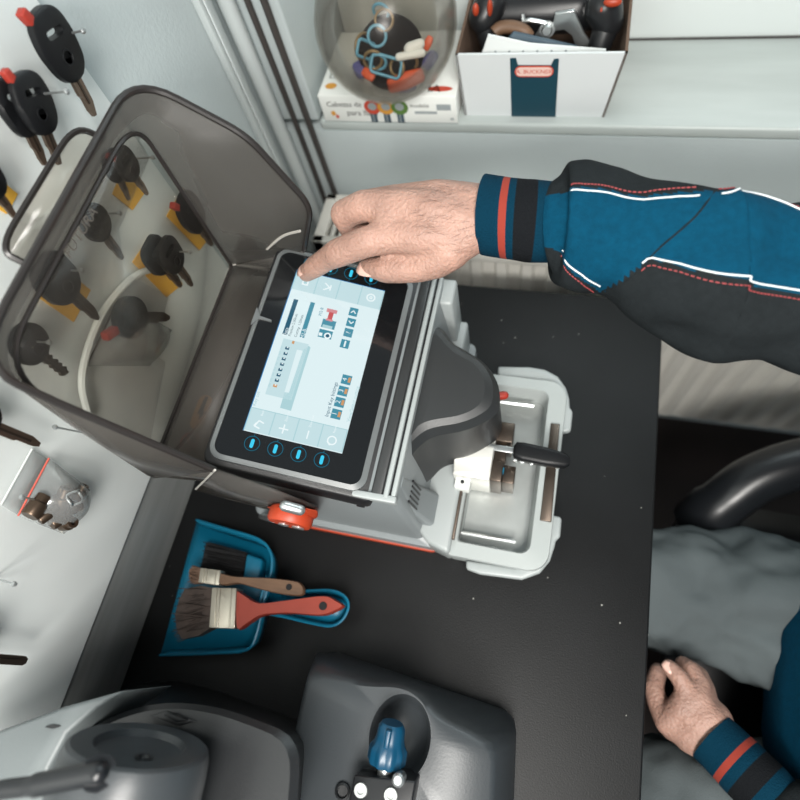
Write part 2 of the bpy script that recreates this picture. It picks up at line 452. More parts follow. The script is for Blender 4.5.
def key(head_px, tip_px, label, x=BX + .004, group='keys hanging on the white board', head='fob', blade='plain', chip=True, blade_mat='blade_steel', s=None, tilt=0, name='car_key', hs=1.32):
    p = PX(*head_px, x); q = PX(*tip_px, x); d = q - p; L = d.length + .02
    s = s or L / .1 * hs
    loc = p - d.normalized() * .006
    k = thing(name, label, 'key', loc, group)
    h, b, c = key_shape(head, blade, L + .013 * (s - 1), chip, s)
    ORI[k.name] = V((0, 0, 0))
    h.build('key_head', 'key_black', k, smooth=45); b.build('key_blade', [blade_mat, 'dark_steel'], k, smooth=30)
    if c: c.build('chip_plug', 'red_chip', k, bevel=.001)
    y = -d.normalized(); z = V((1, 0, 0)); xx = y.cross(z)
    m = Matrix((xx, y, z)).transposed().to_4x4()
    if tilt: m = m @ Matrix.Rotation(tilt, 4, 'X')
    m.translation = loc * S; k.matrix_world = m
    return k
def ytag(poly_px, label, x=BX + .0006):
    b = MB(); P = [PX(a, c, x) for a, c in poly_px]
    b.prism(P, [p + V((.0012, 0, 0)) for p in P])
    return tag(b.build('key_tag', 'yellow_tag'), label, 'tag', 'yellow tags on the board')
key((52, 46), (94, 124), 'black headed car key with red chip plug, uppermost on the board near the corner', x=.03)
pin(48, 38, 'pin through the uppermost key near the corner', .045)
key((13, 108), (44, 172), 'rear black car key of the pair hanging left of the smoked lid flap', x=.022)
key((30, 105), (58, 172), 'front black car key of the pair hanging left of the smoked lid flap', x=.034, chip=True)
pin(17, 97, 'pin through the pair of keys left of the lid flap', .06)
ytag([(-14, 172), (0, 180), (17, 194), (6, 214), (-16, 200)], 'yellow tag at the left picture edge with half a key over it')
key((-18, 178), (15, 222), 'dark key half out of the picture over the edge yellow tag', x=.026, chip=False)
# those seen through the smoked lid
ytag([(112, 194), (126, 160), (146, 190), (132, 210)], 'yellow tag behind the key pair in the lid corner')
key((112, 168), (128, 204), 'dark key at the back of the pair under the lid corner', x=.024, chip=False, head='square')
key((124, 166), (147, 198), 'black key with reddish plug at the front of the pair under the lid corner', x=.034, head='square')
pin(118, 160, 'pin through the key pair under the lid corner', .05)
ytag([(183, 188), (212, 234), (199, 250), (166, 216)], 'yellow tag under the single key near the board edge')
key((187, 213), (211, 249), 'black key on a yellow tag alone near the board edge behind the lid', x=.026)
pin(186, 206, 'pin through the single key near the board edge', .045)
ytag([(151, 234), (182, 284), (166, 297), (132, 262)], 'yellow tag under the twin black keys at the middle of the lid')
key((153, 256), (180, 290), 'left black key of the twins on the middle yellow tag', x=.022, head='square', chip=False)
key((167, 256), (191, 289), 'right black key of the twins on the middle yellow tag', x=.034, head='square', chip=False)
pin(158, 252, 'pin through the twin keys at the middle of the lid', .05)
key((91, 222), (122, 263), 'grey headed key beside the embossed lettering of the lid', x=.024, chip=False, head='round')
pin(92, 215, 'pin through the key beside the lid lettering', .04)
ytag([(36, 296), (73, 322), (90, 290), (60, 266)], 'yellow tag under the long dark key low on the lid')
key((52, 279), (98, 323), 'long dark key with yellow tag behind it low on the lid', x=.024, chip=False, head='square', blade_mat='dark_steel')
pin(53, 271, 'pin through the long dark key', .04)
key((24, 343), (67, 377), 'toothed dark key in the lower corner of the lid', x=.024, chip=False, head='round', blade='cut', blade_mat='dark_steel')
pin(20, 341, 'pin through the toothed dark key', .04)
key((124, 317), (169, 317), 'black key with red plug lying level in the clear sleeve', x=.03, head='round', blade_mat='dark_steel')
key((-30, 418), (40, 446), 'grooved key blade coming in at the left edge above the small bag', x=.028, chip=False, hs=1)
key((-42, 655), (27, 660), 'dark key blade coming in at the left edge low on the board', x=.028, chip=False, blade='slim', blade_mat='dark_steel', hs=1)
pin(-6, 578, 'bare pin at the left picture edge below the small bag', .03, PX(14, 584, .045))
pin(85, 433, 'bare pin with round head right of the small bag', .03, PX(55, 427, .05))
pin(52, 503, 'pin holding the small bag of brass pieces', .03, PX(22, 497, .05))
# clear sleeve with its dark zip behind the lid
def film(px, name, label, cat, x0, bulge, zipmat, zip_px, parts=True):
    r = thing(name, label, cat, PX(*px[0], x0))
    n = 10; b = MB()
    A, B_, C_, E_ = [PX(*p, x0) for p in px]
    for side in (0, 1):
        rows = []
        for i in range(n + 1):
            row = []
            for j in range(n + 1):
                u, v = i / n, j / n
                p = (A * (1 - u) + B_ * u) * (1 - v) + (E_ * (1 - u) + C_ * u) * v
                hgt = bulge * (math.sin(PI * u) * math.sin(PI * v)) ** .6 * (1 if side else .15)
                hgt += .003 * noise.noise(p * 60 + V((side * 9, 0, 0))) * (1 if side else 0) * math.sin(PI * u) * math.sin(PI * v)
                row.append(p + V((hgt + .0004 * side, 0, 0)))
            rows.append(row)
        b.loft(rows, cap=False, closed=False)
    b.build('film', 'bag_film', r, smooth=80)
    z0, z1 = [PX(*p, x0 + .002) for p in zip_px]
    MB().tube([z0, z1], .0010, 6).build('zip_strip', zipmat, r)
    return r
film([(118, 298), (172, 330), (150, 366), (87, 366)], 'zip_bag', 'clear sleeve with dark zip holding a level key behind the lid', 'bag', .02, .03, 'dark_cable', [(119, 298), (87, 365)])
film([(49, 458), (90, 490), (64, 534), (17, 516)], 'zip_bag', 'small clear bag with red zip full of brown brass pieces', 'bag', .02, .034, 'zip_red', [(49, 458), (18, 516)])
film([(32, 449), (48, 459), (18, 515), (1, 505)], 'paper_flap', 'frosted header flap folded above the red zip of the small bag', 'flap', .014, .006, 'frost_plastic', [(32, 449), (1, 505)])
t = MB().tube(smooth_path([PX(164, 268, .016), PX(140, 273, .02), PX(118, 292, .02), PX(100, 318, .022), PX(87, 352, .024), PX(82, 385, .024), PX(90, 420, .02)], 8), .0042, 8)
tag(t.build('white_cord', 'white_frame'), 'white cord curving down from the middle yellow tag behind the lid', 'cord')
# brass pieces inside the bag
def nut(px, py, x, r, h, ax, label):
    p = PX(px, py, x); a = V(ax).normalized(); u = a.orthogonal(); F = frame(p, u, a.cross(u))
    b = MB().lathe([(r * .9, -h), (r, -h * .9), (r, h * .2), (r * .75, h * .3), (r * .75, h), (r * .4, h), (r * .4, h * .5)], F, 12)
    return tag(b.build('brass_fitting', 'brass', smooth=40), label, 'fitting', 'brass pieces in the small bag')
nut(37, 506, .032, .009, .012, (0, 1, -.3), 'square brown fitting nearest the red zip in the bag')
nut(48, 514, .034, .006, .010, (.3, 1, -.6), 'small middle fitting between the others in the bag')
nut(60, 519, .032, .007, .010, (.3, 1, -.8), 'fitting at the lower end of the bag')
nut(68, 523, .036, .008, .009, (1, .2, .3), 'lowest shiny fitting in the bag')
nut(62, 500, .034, .0095, .014, (.3, 1, .4), 'large brown fitting behind the wire ring in the bag')
nut(80, 492, .028, .007, .009, (.4, 1, .2), 'fitting at the right corner of the bag')
nut(72, 508, .030, .0075, .010, (1, .4, .1), 'fitting right of centre in the bag')
p = PX(75, 498, .05)
t = MB().tube([p + V((.003 * math.sin(3 * a), .0085 * math.cos(a), .0085 * math.sin(a))) for a in [2 * PI * k / 20 for k in range(20)]], .0013, 6, closed=True)
tag(t.build('wire_ring', 'silver'), 'thin bright wire ring lying on the fittings in the bag', 'ring')
# ================================================================ KEY CUTTING MACHINE WITH TOUCH SCREEN
KM = thing('key_machine', 'grey electronic key cutting machine with lit touch screen and raised smoked lid', 'key cutting machine', (.27, .26, 0))
def loftbox(b, r0, z0, r1, z1, rad, m=0, n=4):
    A = rrect(*r0, rad, n); B_ = rrect(*r1, rad, n)
    return b.loft([[V((x, y, z0)) for x, y in A], [V((x, y, z1)) for x, y in B_]], m)
loftbox(MB(), (.135, .103, .405, .425), 0, (.135, .103, .405, .425), .011, .012).build('base_strip', 'orange', KM, bevel=.001)
b = MB()
b.loft([[V((x, y, z)) for x, y in rrect(*r, q, 5)] for r, z, q in (((.13, .105, .408, .424), .011, .012), ((.13, .106, .407, .424), .028, .012), ((.13, .113, .386, .423), .034, .012), ((.13, .122, .3735, .42), .19, .010), ((.132, .125, .371, .418), .203, .010))])
b.build('housing', 'grey_plastic', KM, smooth=30)
b = MB()
b.bb((.128, .120, .1965), (.3735, .128, .2075)).bb((.3585, .124, .2), (.3640, .418, .2085)).bb((.3665, .124, .198), (.372, .418, .2065))
b.build('top_trim', 'pale_plastic', KM, bevel=.0015)
MB().bb((.3642, .125, .199), (.3664, .418, .204)).build('trim_gap', 'black_plastic', KM)
b = MB(); loftbox(b, (.076, .118, .16, .40), .165, (.072, .113, .16, .402), .197, .008); b.build('rear_cover', 'rear_grey', KM, bevel=.002)
b = MB().prism([PY(318, 506, .1228), PY(324, 507, .1228), PY(324, 509, .1218), PY(318, 508, .1218)], [PY(318, 506, .1178), PY(324, 507, .1178), PY(324, 509, .1168), PY(318, 508, .1168)])
b = MB().bb((.32, .1175, .163), (.329, .1245, .1665)); b.build('screw', 'black_plastic', KM)
# back side of the body, seen beyond the head
b = MB().bb((.366, .385, .075), (.388, .424, .196)).bb((.36, .34, .03), (.398, .42, .10)); b.build('rear_bracket', 'pale_plastic', KM, bevel=.004)
# screen unit
UO = V((.25, .27, .235)); UU = V((0, 1, 0)); UV = V((-.109, 0, .03)).normalized(); UN = UU.cross(UV)
FS = frame(UO, UU, UV)
def ui(px, py):
    p = PP(px, py, UO, UN) - UO; return p.dot(UU), p.dot(UV)
b = MB().ext(rrect(-.152, -.106, .146, .092, .012, 5), FS, -.046, -.007); b.build('screen_frame', 'dark_plastic', KM, bevel=.003)
b = MB()
b.bb((.344, .126, .196), (.357, .416, .2075)); b.build('ridge', 'mid_plastic', KM, bevel=.002)
b = MB()
O = rrect(-.1455, -.0905, .1385, .0865, .016, 6); I = rrect(-.140, -.084, .133, .0815, .012, 6)
b.loft([[FS @ V((u, v, -.008)) for u, v in O], [FS @ V((u, v, -.0005)) for u, v in O], [FS @ V((u, v, .001)) for u, v in I], [FS @ V((u, v, -.006)) for u, v in I]], cap=False)
b.prism([FS @ V((x, y, 0)) for x, y in ((.02, .088), (.045, .088), (.034, .0805), (.0325, .066), (.030, .066), (.031, .0805))], [FS @ V((x, y, .0025)) for x, y in ((.02, .088), (.045, .088), (.034, .0805), (.0325, .066), (.030, .066), (.031, .0805))])
b.build('screen_rim', 'rim_grey', KM, smooth=60)
glass = MB().ext(rrect(-.1395, -.0835, .1325, .081, .0115, 6), FS, -.006, 0).build('screen_glass', 'black_glass', KM)
dm = ['ui_back', 'ui_band', 'ui_edge', 'ui_teal', 'ui_dark', 'ui_text', 'ui_pale', 'ui_white', 'ui_orange', 'ui_red', 'ui_pink']
b = MB()
def R(u0, v0, u1, v1, m, w): b.sheet([FS @ V((u0, v0, w)), FS @ V((u1, v0, w)), FS @ V((u1, v1, w)), FS @ V((u0, v1, w))], m)
def Rc(px, py, du, dv, m, w):
    u, v = ui(px, py); R(u - du / 2, v - dv / 2, u + du / 2, v + dv / 2, m, w)
def Tx(t, px, py, size, m, w, align='LEFT'):
    u, v = ui(px, py); b.text(t, size, FS @ Matrix.Translation((u, v, 0)), m, align, w)
def ringui(u, v, r, t, m, w, n=20):
    b.add([FS @ V(((r + (t if k % 2 else 0)) * math.cos(PI * (k // 2) * 2 / n) + u, (r + (t if k % 2 else 0)) * math.sin(PI * (k // 2) * 2 / n) + v, w)) for k in range(2 * n)], [(2 * i, 2 * i + 1, (2 * i + 3) % (2 * n), (2 * i + 2) % (2 * n)) for i in range(n)], m)
def stroke(pts, t, m, w):
    P = [V(p) for p in pts]
    for p, q in zip(P, P[1:]):
        d = (q - p).normalized(); s_ = V((-d.y, d.x)) * t / 2
        b.sheet([FS @ V((a.x, a.y, w)) for a in (p - s_, q - s_, q + s_, p + s_)], m)
b.ext([(-.108, -.0568), (.1102, -.0568), (.1102, .0568), (-.108, .0568)], FS, .0002, .0005, 0)
W1, W2, W3, W4 = .0007, .0009, .0011, .0013
R(-.108, .0558, .1102, .0568, 2, W1); R(.1094, -.0568, .1102, .0568, 2, W1)
R(-.107, -.0562, -.080, .0556, 1, W1); R(.0815, -.0562, .1092, .0556, 1, W1)
for k in range(5):
    v = .0556 - k * .0279
    R(-.107, v - .0006, -.080, v + .0006, 6, W2); R(.0815, v - .0006, .1092, v + .0006, 6, W2)
R(-.0803, -.0562, -.0793, .0556, 6, W2)
# icons in the side bars
for k, v in enumerate((.0417, .0138, -.0141, -.042)):
    u = -.096
    if k == 0: stroke([(u - .004, v + .004), (u + .003, v + .001), (u + .001, v - .005)], .0016, 7, W2); stroke([(u - .006, v - .002), (u - .004, v + .005), (u, v + .003)], .0016, 7, W2)
    if k == 1: stroke([(u - .0055, v), (u + .0055, v)], .0016, 7, W2); stroke([(u, v - .0055), (u, v + .0055)], .0016, 7, W3)
    if k == 2: stroke([(u - .005, v), (u + .005, v)], .0016, 7, W2)
    if k == 3: ringui(u, v, .004, .0016, 7, W2); stroke([(u - .006, v + .001), (u - .002, v + .005)], .0016, 7, W3)
    b.text(('Back', 'Zoom in', 'Zoom out', 'Repeat')[k], .0036, FS @ Matrix.Translation((u + .009, v, 0)), 7, 'LEFT', W2)
    u = .0955
    if k == 0: R(u - .005, v - .004, u + .005, v + .004, 7, W2); R(u - .003, v - .002, u, v + .002, 6, W3)
    if k == 1: stroke([(u - .005, v + .004), (u, v - .003), (u + .005, v + .004)], .0016, 7, W2); stroke([(u - .004, v - .004), (u + .004, v - .004)], .0016, 7, W2)
    if k == 3: ringui(u, v, .004, .0018, 7, W2); ringui(u, v, .0008, .0012, 7, W2)
# left table
Rc(290.5, 317, .050, .0055, 4, W1); Rc(307.5, 320, .050, .0055, 3, W1)
Tx('Data', 284.5, 336.5, .0062, 7, W2); Tx('M2-B.', 302, 339, .0062, 7, W2)
Tx('Position 2.00mm', 289.5, 336.5, .0046, 5, W2); Tx('Cutting  1.50mm', 295.5, 337.5, .0046, 5, W2)
Tx('Key cut', 254, 406, .0058, 6, W2)
u0, v0 = ui(277, 392); u1, v1 = ui(291, 345)
R(u0 - .006, v1 - .020, u1 + .006, v0 + .012, 1, W1)
for k in range(8):
    t = k / 7; px, py = 287.3 + (275.2 - 287.3) * t, 348.6 + (386 - 348.6) * t
    Rc(px, py, .0036, .0046, 8 if k == 7 else 4, W2); Rc(px + .4, py - .6, .0014, .0018, 7, W3)
    Tx(('010', '020', '030', '040', '050', '060', '070', '080')[k], px - 6, py + 1.2, .0032, 6, W2)
    Tx('-', px + 4, py + .2, .0036, 6, W2)
u, v = ui(293.3, 342.7); stroke([(u - .002, v), (u + .002, v)], .0028, 8, W2)
gp = [ui(*p) for p in ((309, 346), (310.5, 348), (291, 411), (280, 408), (297, 352), (303, 350))]
b.sheet([FS @ V((p[0], p[1], W1)) for p in gp], 6)
gp = [ui(*p) for p in ((297, 350), (303, 351), (289, 393), (284.5, 392.5))]
b.sheet([FS @ V((p[0], p[1], W2)) for p in gp], 0)
# little picture of the machine
Rc(328.5, 325, .013, .0165, 3, W1); Rc(325.5, 334, .012, .0165, 3, W1); Rc(326.5, 329.5, .0026, .018, 7, W2)
Rc(332, 311.5, .0052, .0130, 10, W2); Rc(330.5, 316.5, .011, .0058, 9, W2); Rc(329.3, 320.5, .0026, .0085, 10, W3)
u, v = ui(327.5, 336.2); ringui(u, v, .0001, .0042, 7, W2); ringui(u, v, .0001, .0022, 4, W3); Rc(320.5, 334.5, .0042, .0042, 7, W2)
Rc(327.3, 327.3, .0045, .0120, 6, W2)
Tx('M2-B', 320, 316, .0054, 3, W2)
# arrow and number keys
for k, (px, py) in enumerate(((353.5, 312.3), (351, 322.8), (348.3, 333), (344.9, 344.2))):
    Rc(px, py, .0115, .0105, 3, W1); u, v = ui(px, py)
    if k < 2: s_ = 1 if k == 0 else -1; stroke([(u - .0018 * s_, v + .003), (u + .0016 * s_, v), (u - .0018 * s_, v - .003)], .0014, 7, W2)
    if k == 2: b.text('?', .008, FS @ Matrix.Translation((u, v, 0)), 7, 'CENTER', W2)
    if k == 3: stroke([(u - .004, v), (u + .004, v)], .002, 7, W2)
for t, px, py in (('4', 346.5, 380), ('3', 343, 391.3), ('2', 339.8, 402.5), ('1', 336.3, 414.3)):
    Rc(px, py, .0120, .0115, 3, W1); u, v = ui(px, py)
    b.text(t, .0078, FS @ Matrix.Translation((u, v + .002, 0)), 7, 'CENTER', W2); R(u - .003, v - .005, u + .0035, v - .0018, 8, W2)
Tx('Input Key bittings', 326.6, 417, .0062, 4, W2); Tx('View/Select cutting', 348.5, 422, .0058, 6, W2)
b.build('display', dm, glass, flat=True, recalc=False)
for u, vs in ((-.1203, (.0424, .016, -.0103, -.0367)), (.1232, (.043, .0165, -.0097, -.0362))):
    for v in vs:
        b = MB(); ringui(u, v, .0080, .0007, 1, .0006, 28)
        b.ext(rrect(u - .0052, v - .0019, u + .0052, v + .0019, .0018, 4), FS, .0004, .0008, 0)
        sg = 1 if u < 0 else -1
        R(u + sg * .0095 - .0013, v - .0003, u + sg * .0095 + .0013, v + .0003, 1, .0006)
        b.build('touch_button', ['touch_cyan', 'touch_ring'], glass, flat=True, recalc=False)
# cutting head cover
top_in = [(424, 331), (438, 336), (447, 346), (458, 355), (474, 364), (483, 377), (484.5, 391), (481, 402), (472, 410), (456, 416), (428, 421), (413, 430), (404, 441), (399, 452)]
top_out = [(424.5, 323), (442, 329), (453, 343), (466, 351), (485, 364), (497, 382), (500, 402), (496, 414), (483, 423), (463, 431), (434, 437), (420, 446), (409, 458), (397, 466)]
hi = [PZ(x, y, .196) for x, y in top_in]; ho = [PZ(x, y, .178) for x, y in top_out]
def widen(P, k): 
    c = V((.40, .26, 0)); return [p + (V((p.x, p.y, 0)) - c).normalized() * k for p in P]
lo_px = {6: (502, 424), 7: (498, 437), 8: (486, 450), 9: (468, 460), 10: (444, 467), 11: (431, 479), 12: (421, 485), 13: (411, 487)}
lo_ = [PZ(*lo_px[k], .085) if k in lo_px else V((p.x, p.y, .085)) for k, p in enumerate(ho)]
def densify(P, n=5): return smooth_path(P, n)
r_in0, r_in, r_out, r_low = [densify(P) for P in ([p * .5 + V((.40, .265, .198)) * .5 for p in hi], hi, ho, lo_)]
mid = [(a * .45 + c * .55) + V((0, 0, .005)) for a, c in zip(r_in, r_out)]
low2 = [a.lerp(c, .14) for a, c in zip(r_out, r_low)]
close = lambda R_: R_
hc = MB().loft([r_in0, r_in, mid, r_out, low2, r_low], mf=lambda i, j: 0 if i < 1 else (2 if i < 3 else 1), cap=True)
hc.build('head_cover', ['mid_plastic', 'dark_plastic', 'mid_plastic'], KM, smooth=16)
A_, B_ = PZ(440, 436, .178), PZ(478, 425.5, .178); nrm = (B_ - A_).cross(V((0, 0, 1))).normalized()
b = MB()
for k in range(7):
    z = .164 - k * .0042
    p0 = A_.lerp(B_, .45); p1 = A_.lerp(B_, .86)
    for p in (p0, p1): p.z = z
    if nrm.y > 0: nrm = -nrm
    b.tube([p0 + nrm * .0008, p1 + nrm * .0008], .0006, 5)
b.build('vent_lines', 'silver', KM)
# front column with slots beside the head, and the deck
b = MB().loft([[V((x, y, z)) for x, y in rrect(*r, .006, 4)] for r, z in (((.365, .128, .402, .175), .05), ((.362, .130, .382, .168), .115), ((.352, .138, .3735, .158), .194))])
b.build('front_column', 'grey_plastic', KM, smooth=30)
b = MB()
for k in range(5):
    t = .12 + .17 * k
    p = V((.3812, .137 + .0062 * k, .122)); q = p + V((-.0040, 0, .034))
    b.tube([p + V((.0005, -.001, -.004)), q + V((.0005, -.001, 0))], .0016, 5)
b.build('vent_slots', 'dark_plastic', KM)
b = MB()
lo2 = [(.372, .128), (.395, .106), (.4245, .098), (.4245, .345), (.372, .37)]
b.prism([V((x, y, .0)) for x, y in lo2], [V((x, y, .062)) for x, y in lo2])
b.build('deck', 'pale_plastic', KM, bevel=.006, seg=3)
b = MB().bb((.4235, .118, .03), (.4275, .34, .058)).bb((.4295, .118, .02), (.4325, .34, .046)); b.build('guide_rail', 'dark_steel', KM, bevel=.0008)
# chip tray
tr = MB()
def rr3(r, z, q): return [V((x, y, z)) for x, y in rrect(*r, q, 6)]
qo = [.006, .026, .026, .006]; qi = [.004, .014, .014, .004]
tr.loft([rr3((.421, .100, .548, .366), .004, qo), rr3((.419, .098, .549, .367), .044, qo), rr3((.420, .099, .548, .366), .048, qo), rr3((.4305, .117, .5245, .350), .050, qi), rr3((.432, .119, .523, .348), .047, qi), rr3((.434, .121, .520, .346), .010, qi)], cap=False)
tray = tr.build('chip_tray', 'frost_pale', KM, smooth=40) if 'frost_pale' in MATS else tr.build('chip_tray', 'pale_plastic', KM, smooth=40)
MB().ext(rrect(.430, .115, .526, .352, .012, 5), Matrix(), .004, .012).build('tray_floor', 'steel', tray)
for P in ([(498, 366), (530, 366.5), (545, 369), (558, 376), (566, 387), (569.5, 398), (570, 407), (573, 411), (571, 431), (561, 432), (562, 408), (560, 396), (553, 386), (542, 380), (498, 376)],
          [(466, 560), (466, 569), (480, 574), (522, 579.5), (540, 573), (550, 561), (555, 546), (556, 540), (560.5, 537), (562, 517), (550, 514), (548, 540), (540, 556), (528, 566), (515, 568)]):
    b = MB().prism([PZ(x, y, .041) + V((0, 0, -.012)) for x, y in P], [PZ(x, y, .041) for x, y in P])
    b.build('tray_lip', 'pale_plastic', tray, bevel=.0035, seg=3)
P = [(551, 423), (560, 424), (551.5, 522), (540, 520)]
MB().prism([PZ(x, y, .052) + V((0, 0, -.03)) for x, y in P], [PZ(x, y, .052) for x, y in P]).build('tray_bar', 'dark_steel', tray, bevel=.001)
for y in (.331, .133):
    MB().tube([(.432, y, .03), (.505, y + .001, .03)], .003, 6).build('tray_wire', 'silver', tray)
# clamp
b = MB().bb((.414, .196, .02), (.462, .256, .086)).prism([V(p) for p in ((.414, .2, .086), (.462, .206, .086), (.462, .25, .086), (.414, .25, .086))], [V(p) for p in ((.414, .212, .1), (.462, .222, .096), (.462, .236, .096), (.414, .24, .1))])
clamp = b.build('clamp', 'pale_steel' if 'pale_steel' in MATS else 'silver', KM, bevel=.0015)
b = MB().bb((.462, .197, .02), (.477, .226, .084)).bb((.462, .252, .02), (.484, .280, .084)).bb((.477, .2, .02), (.493, .224, .072)).bb((.462, .226, .02), (.478, .252, .07)); b.build('jaw', 'dark_steel', clamp, bevel=.0012)
b = MB().bb((.417, .183, .05), (.437, .199, .074)); b.build('clamp_lug', 'card_white', clamp, bevel=.0015)
b = MB().lathe([(.0001, 0), (.0026, 0), (.0026, .002), (.0001, .002)], Matrix.Translation((.427, .191, .0735)), 12); b.build('lug_hole', 'black_plastic', clamp)
b = MB().box((.4775, .214, .075), (.0014, .007, .012)); b.build('blue_mark', 'turquoise', clamp)
b = MB().capsule((.456, .296, .128), (.4665, .30, .126), .006, .0055); b.build('warning_light', 'red_chip', KM)
# key held in the clamp
ck = thing('car_key', 'black headed key clamped flat over the chip tray of the machine', 'key', (.5, .235, .09))
b = MB()
rings = []
for x, hy, hz in ((.487, .006, .006), (.490, .0115, .0078), (.5, .0125, .0082), (.53, .012, .008), (.552, .0095, .007), (.558, .005, .004)):
    rings.append([V((x, .2385 - (x - .487) * .06 + y, .0935 + z)) for y, z in rrect(-hy, -hz, hy, hz, min(hy, hz) * .7, 4)])
b.loft(rings); b.build('key_head', 'key_black', ck, smooth=50)
MB().bb((.452, .2345, .0915), (.489, .2425, .0945)).build('key_blade', 'silver', ck, bevel=.0006)
for c_, d_ in (((.4905, .226, .092), (.006, .004, .007)), ((.4995, .2255, .090), (.007, .003, .006)), ((.5115, .2245, .091), (.0055, .003, .0055)), ((.5445, .226, .0895), (.006, .003, .004))):
    MB().box(c_, d_).build('metal_contact', 'silver', ck, bevel=.001)
# ---- smoked lid
B1, T1, T2, B2 = V((.08, .1, .22)), V((.08, .124, .452)), V((.08, .403, .452)), V((.08, .398, .22))
fold = [B1, B1.lerp(T1, .45), T1, T2, T2.lerp(B2, .3), T2.lerp(B2, .62), B2]
rim = [PY(215, 470, .109), PY(60, 404, .112), V((.09, .113, .48)), V((.09, .428, .48)), PY(246, 135, .42), PY(311, 206, .412), PY(304, 250, .408)]
fr_ = fillet(fold, [.03, .03, .045, .05, .02, .02, .02], 7); rr_ = fillet(rim, [.03, .03, .055, .045, .02, .02, .02], 7)
lb = MB()
lb.sheet(fr_, 0)
midr = [a.lerp(c, .12) + (a - V((.08, .26, .33))).normalized() * .004 for a, c in zip(fr_, rr_)]
lb.loft([fr_, midr, rr_], 1, cap=False, closed=False)
# lower strip of the lid running over the rear cover, and its folded side
S1, S2 = V((.150, .108, .2065)), V((.150, .402, .2065))
lb.sheet([B1, B2, S2, S1], 1)
lb.sheet([B2, rr_[-1], V((.19, .406, .215)), S2], 1)
lb.sheet([B1, S1, rr_[0]], 1)
arm = [PY(215, 470, .109), PY(196, 489, .107), PY(232, 499, .102), PY(283, 512, .098), PY(312, 513, .098), PY(316, 507, .098), PY(268, 488, .102)]
lb.sheet(arm, 1)
lid = lb.build('lid', ['smoke', 'smoke_frame'], KM, solid=.0035, smooth=60)
MB().tube(rr_, .0036, 8).build('lid_rim', 'lid_rim', lid)
gk = fr_ + [B1.lerp(B2, 1 - k / 10) for k in range(0, 11)][1:-1]
MB().tube([p + V((.003, 0, .001)) for p in gk], .0024, 6, closed=True).build('gasket', 'lid_rim', lid)
for pts, r in (([B2 + V((.004, .001, .003)), V((.128, .404, .213))], .0016), ([PY(215, 470, .107), PY(196, 489, .105)], .0014), (smooth_path([PY(300, 231, .40), PY(283, 236, .405), PY(267, 249, .405)], 6), .0018)):
    MB().tube(pts, r, 6).build('crease', 'seam', lid)
# finger flap above the top edge, towards the wall
H = [PX(-3, 247, .052), PX(6, 259, .06), PX(104, 137, .06), PX(92, 139, .055), PX(73, 128, .05)]
flap_top = [PX(2, 240, .045), PX(72, 131, .045)]
b = MB(); q = fillet([PX(26, 264, .062), PX(-2, 250, .05), PX(74, 125, .05), PX(105, 139, .062)], [.01, .03, .03, .01], 6)
b.sheet(q); b.build('finger_flap', 'smoke', lid, solid=.004, smooth=60)
MB().tube(q, .003, 6).build('flap_rim', 'lid_rim', lid)
# raised lettering along the top of the lid panel, stickers on the rear strip
o_ = PX(66, 256, .088); e_ = PX(96, 206, .088); Ft = frame(o_, e_ - o_, V((0, 0, 1)))
MB().text('FUTURA', .015, Ft, 0, 'LEFT', .001).build('lettering', 'emboss', lid, flat=True, recalc=False)
ZC = .1995
def zpoly(c, rx, ry, ang, n=24): return [V((c.x + rx * math.cos(2 * PI * k / n) * math.cos(ang) - ry * math.sin(2 * PI * k / n) * math.sin(ang), c.y + rx * math.cos(2 * PI * k / n) * math.sin(ang) + ry * math.sin(2 * PI * k / n) * math.cos(ang), c.z)) for k in range(n)]
c0 = PZ(201, 412, ZC - .0015)
b = MB(); pl = [V((c0.x + x, c0.y + y, c0.z)) for x, y in rrect(-.0095, -.0235, .0095, .0235, .0093, 8)]; b.sheet(pl)
b.sheet([V((c0.x + x, c0.y + y, c0.z + .0006)) for x, y in ((-.002, .021), (.003, .021), (.0025, .004), (.005, -.002), (.001, -.011), (-.001, -.002), (-.004, -.004))], 1)
b.sheet([V((c0.x + x, c0.y + y, c0.z + .0006)) for x, y in ((.005, .001), (.009, .0005), (.008, -.0015), (.005, -.001))], 1)
b.build('hand_warning_sticker', ['sticker_brown', 'sticker_dark'], KM, flat=True, recalc=False)
c1 = PZ(189.5, 441.5, ZC - .0015); b = MB()
n = 28; b.add([V((c1.x + (r) * math.cos(2 * PI * k / n), c1.y + r * math.sin(2 * PI * k / n), c1.z)) for k in range(n) for r in (.0105, .0125)], [(2 * i, 2 * i + 1, (2 * i + 3) % (2 * n), (2 * i + 2) % (2 * n)) for i in range(n)], 0)
b.sheet([V((c1.x + x, c1.y + y, c1.z + .0004)) for x, y in ((-.008, .002), (-.002, .002), (0, .007), (.003, .004), (.007, .005), (.005, 0), (.004, -.005), (0, -.003), (-.002, -.001))], 1)
b.sheet([V((c1.x + x, c1.y + y, c1.z + .0006)) for x, y in ((-.0085, .006), (-.007, .008), (.0085, -.006), (.007, -.008))], 0)
b.build('prohibition_sticker', ['sticker_red', 'sticker_dark'], KM, flat=True, recalc=False)
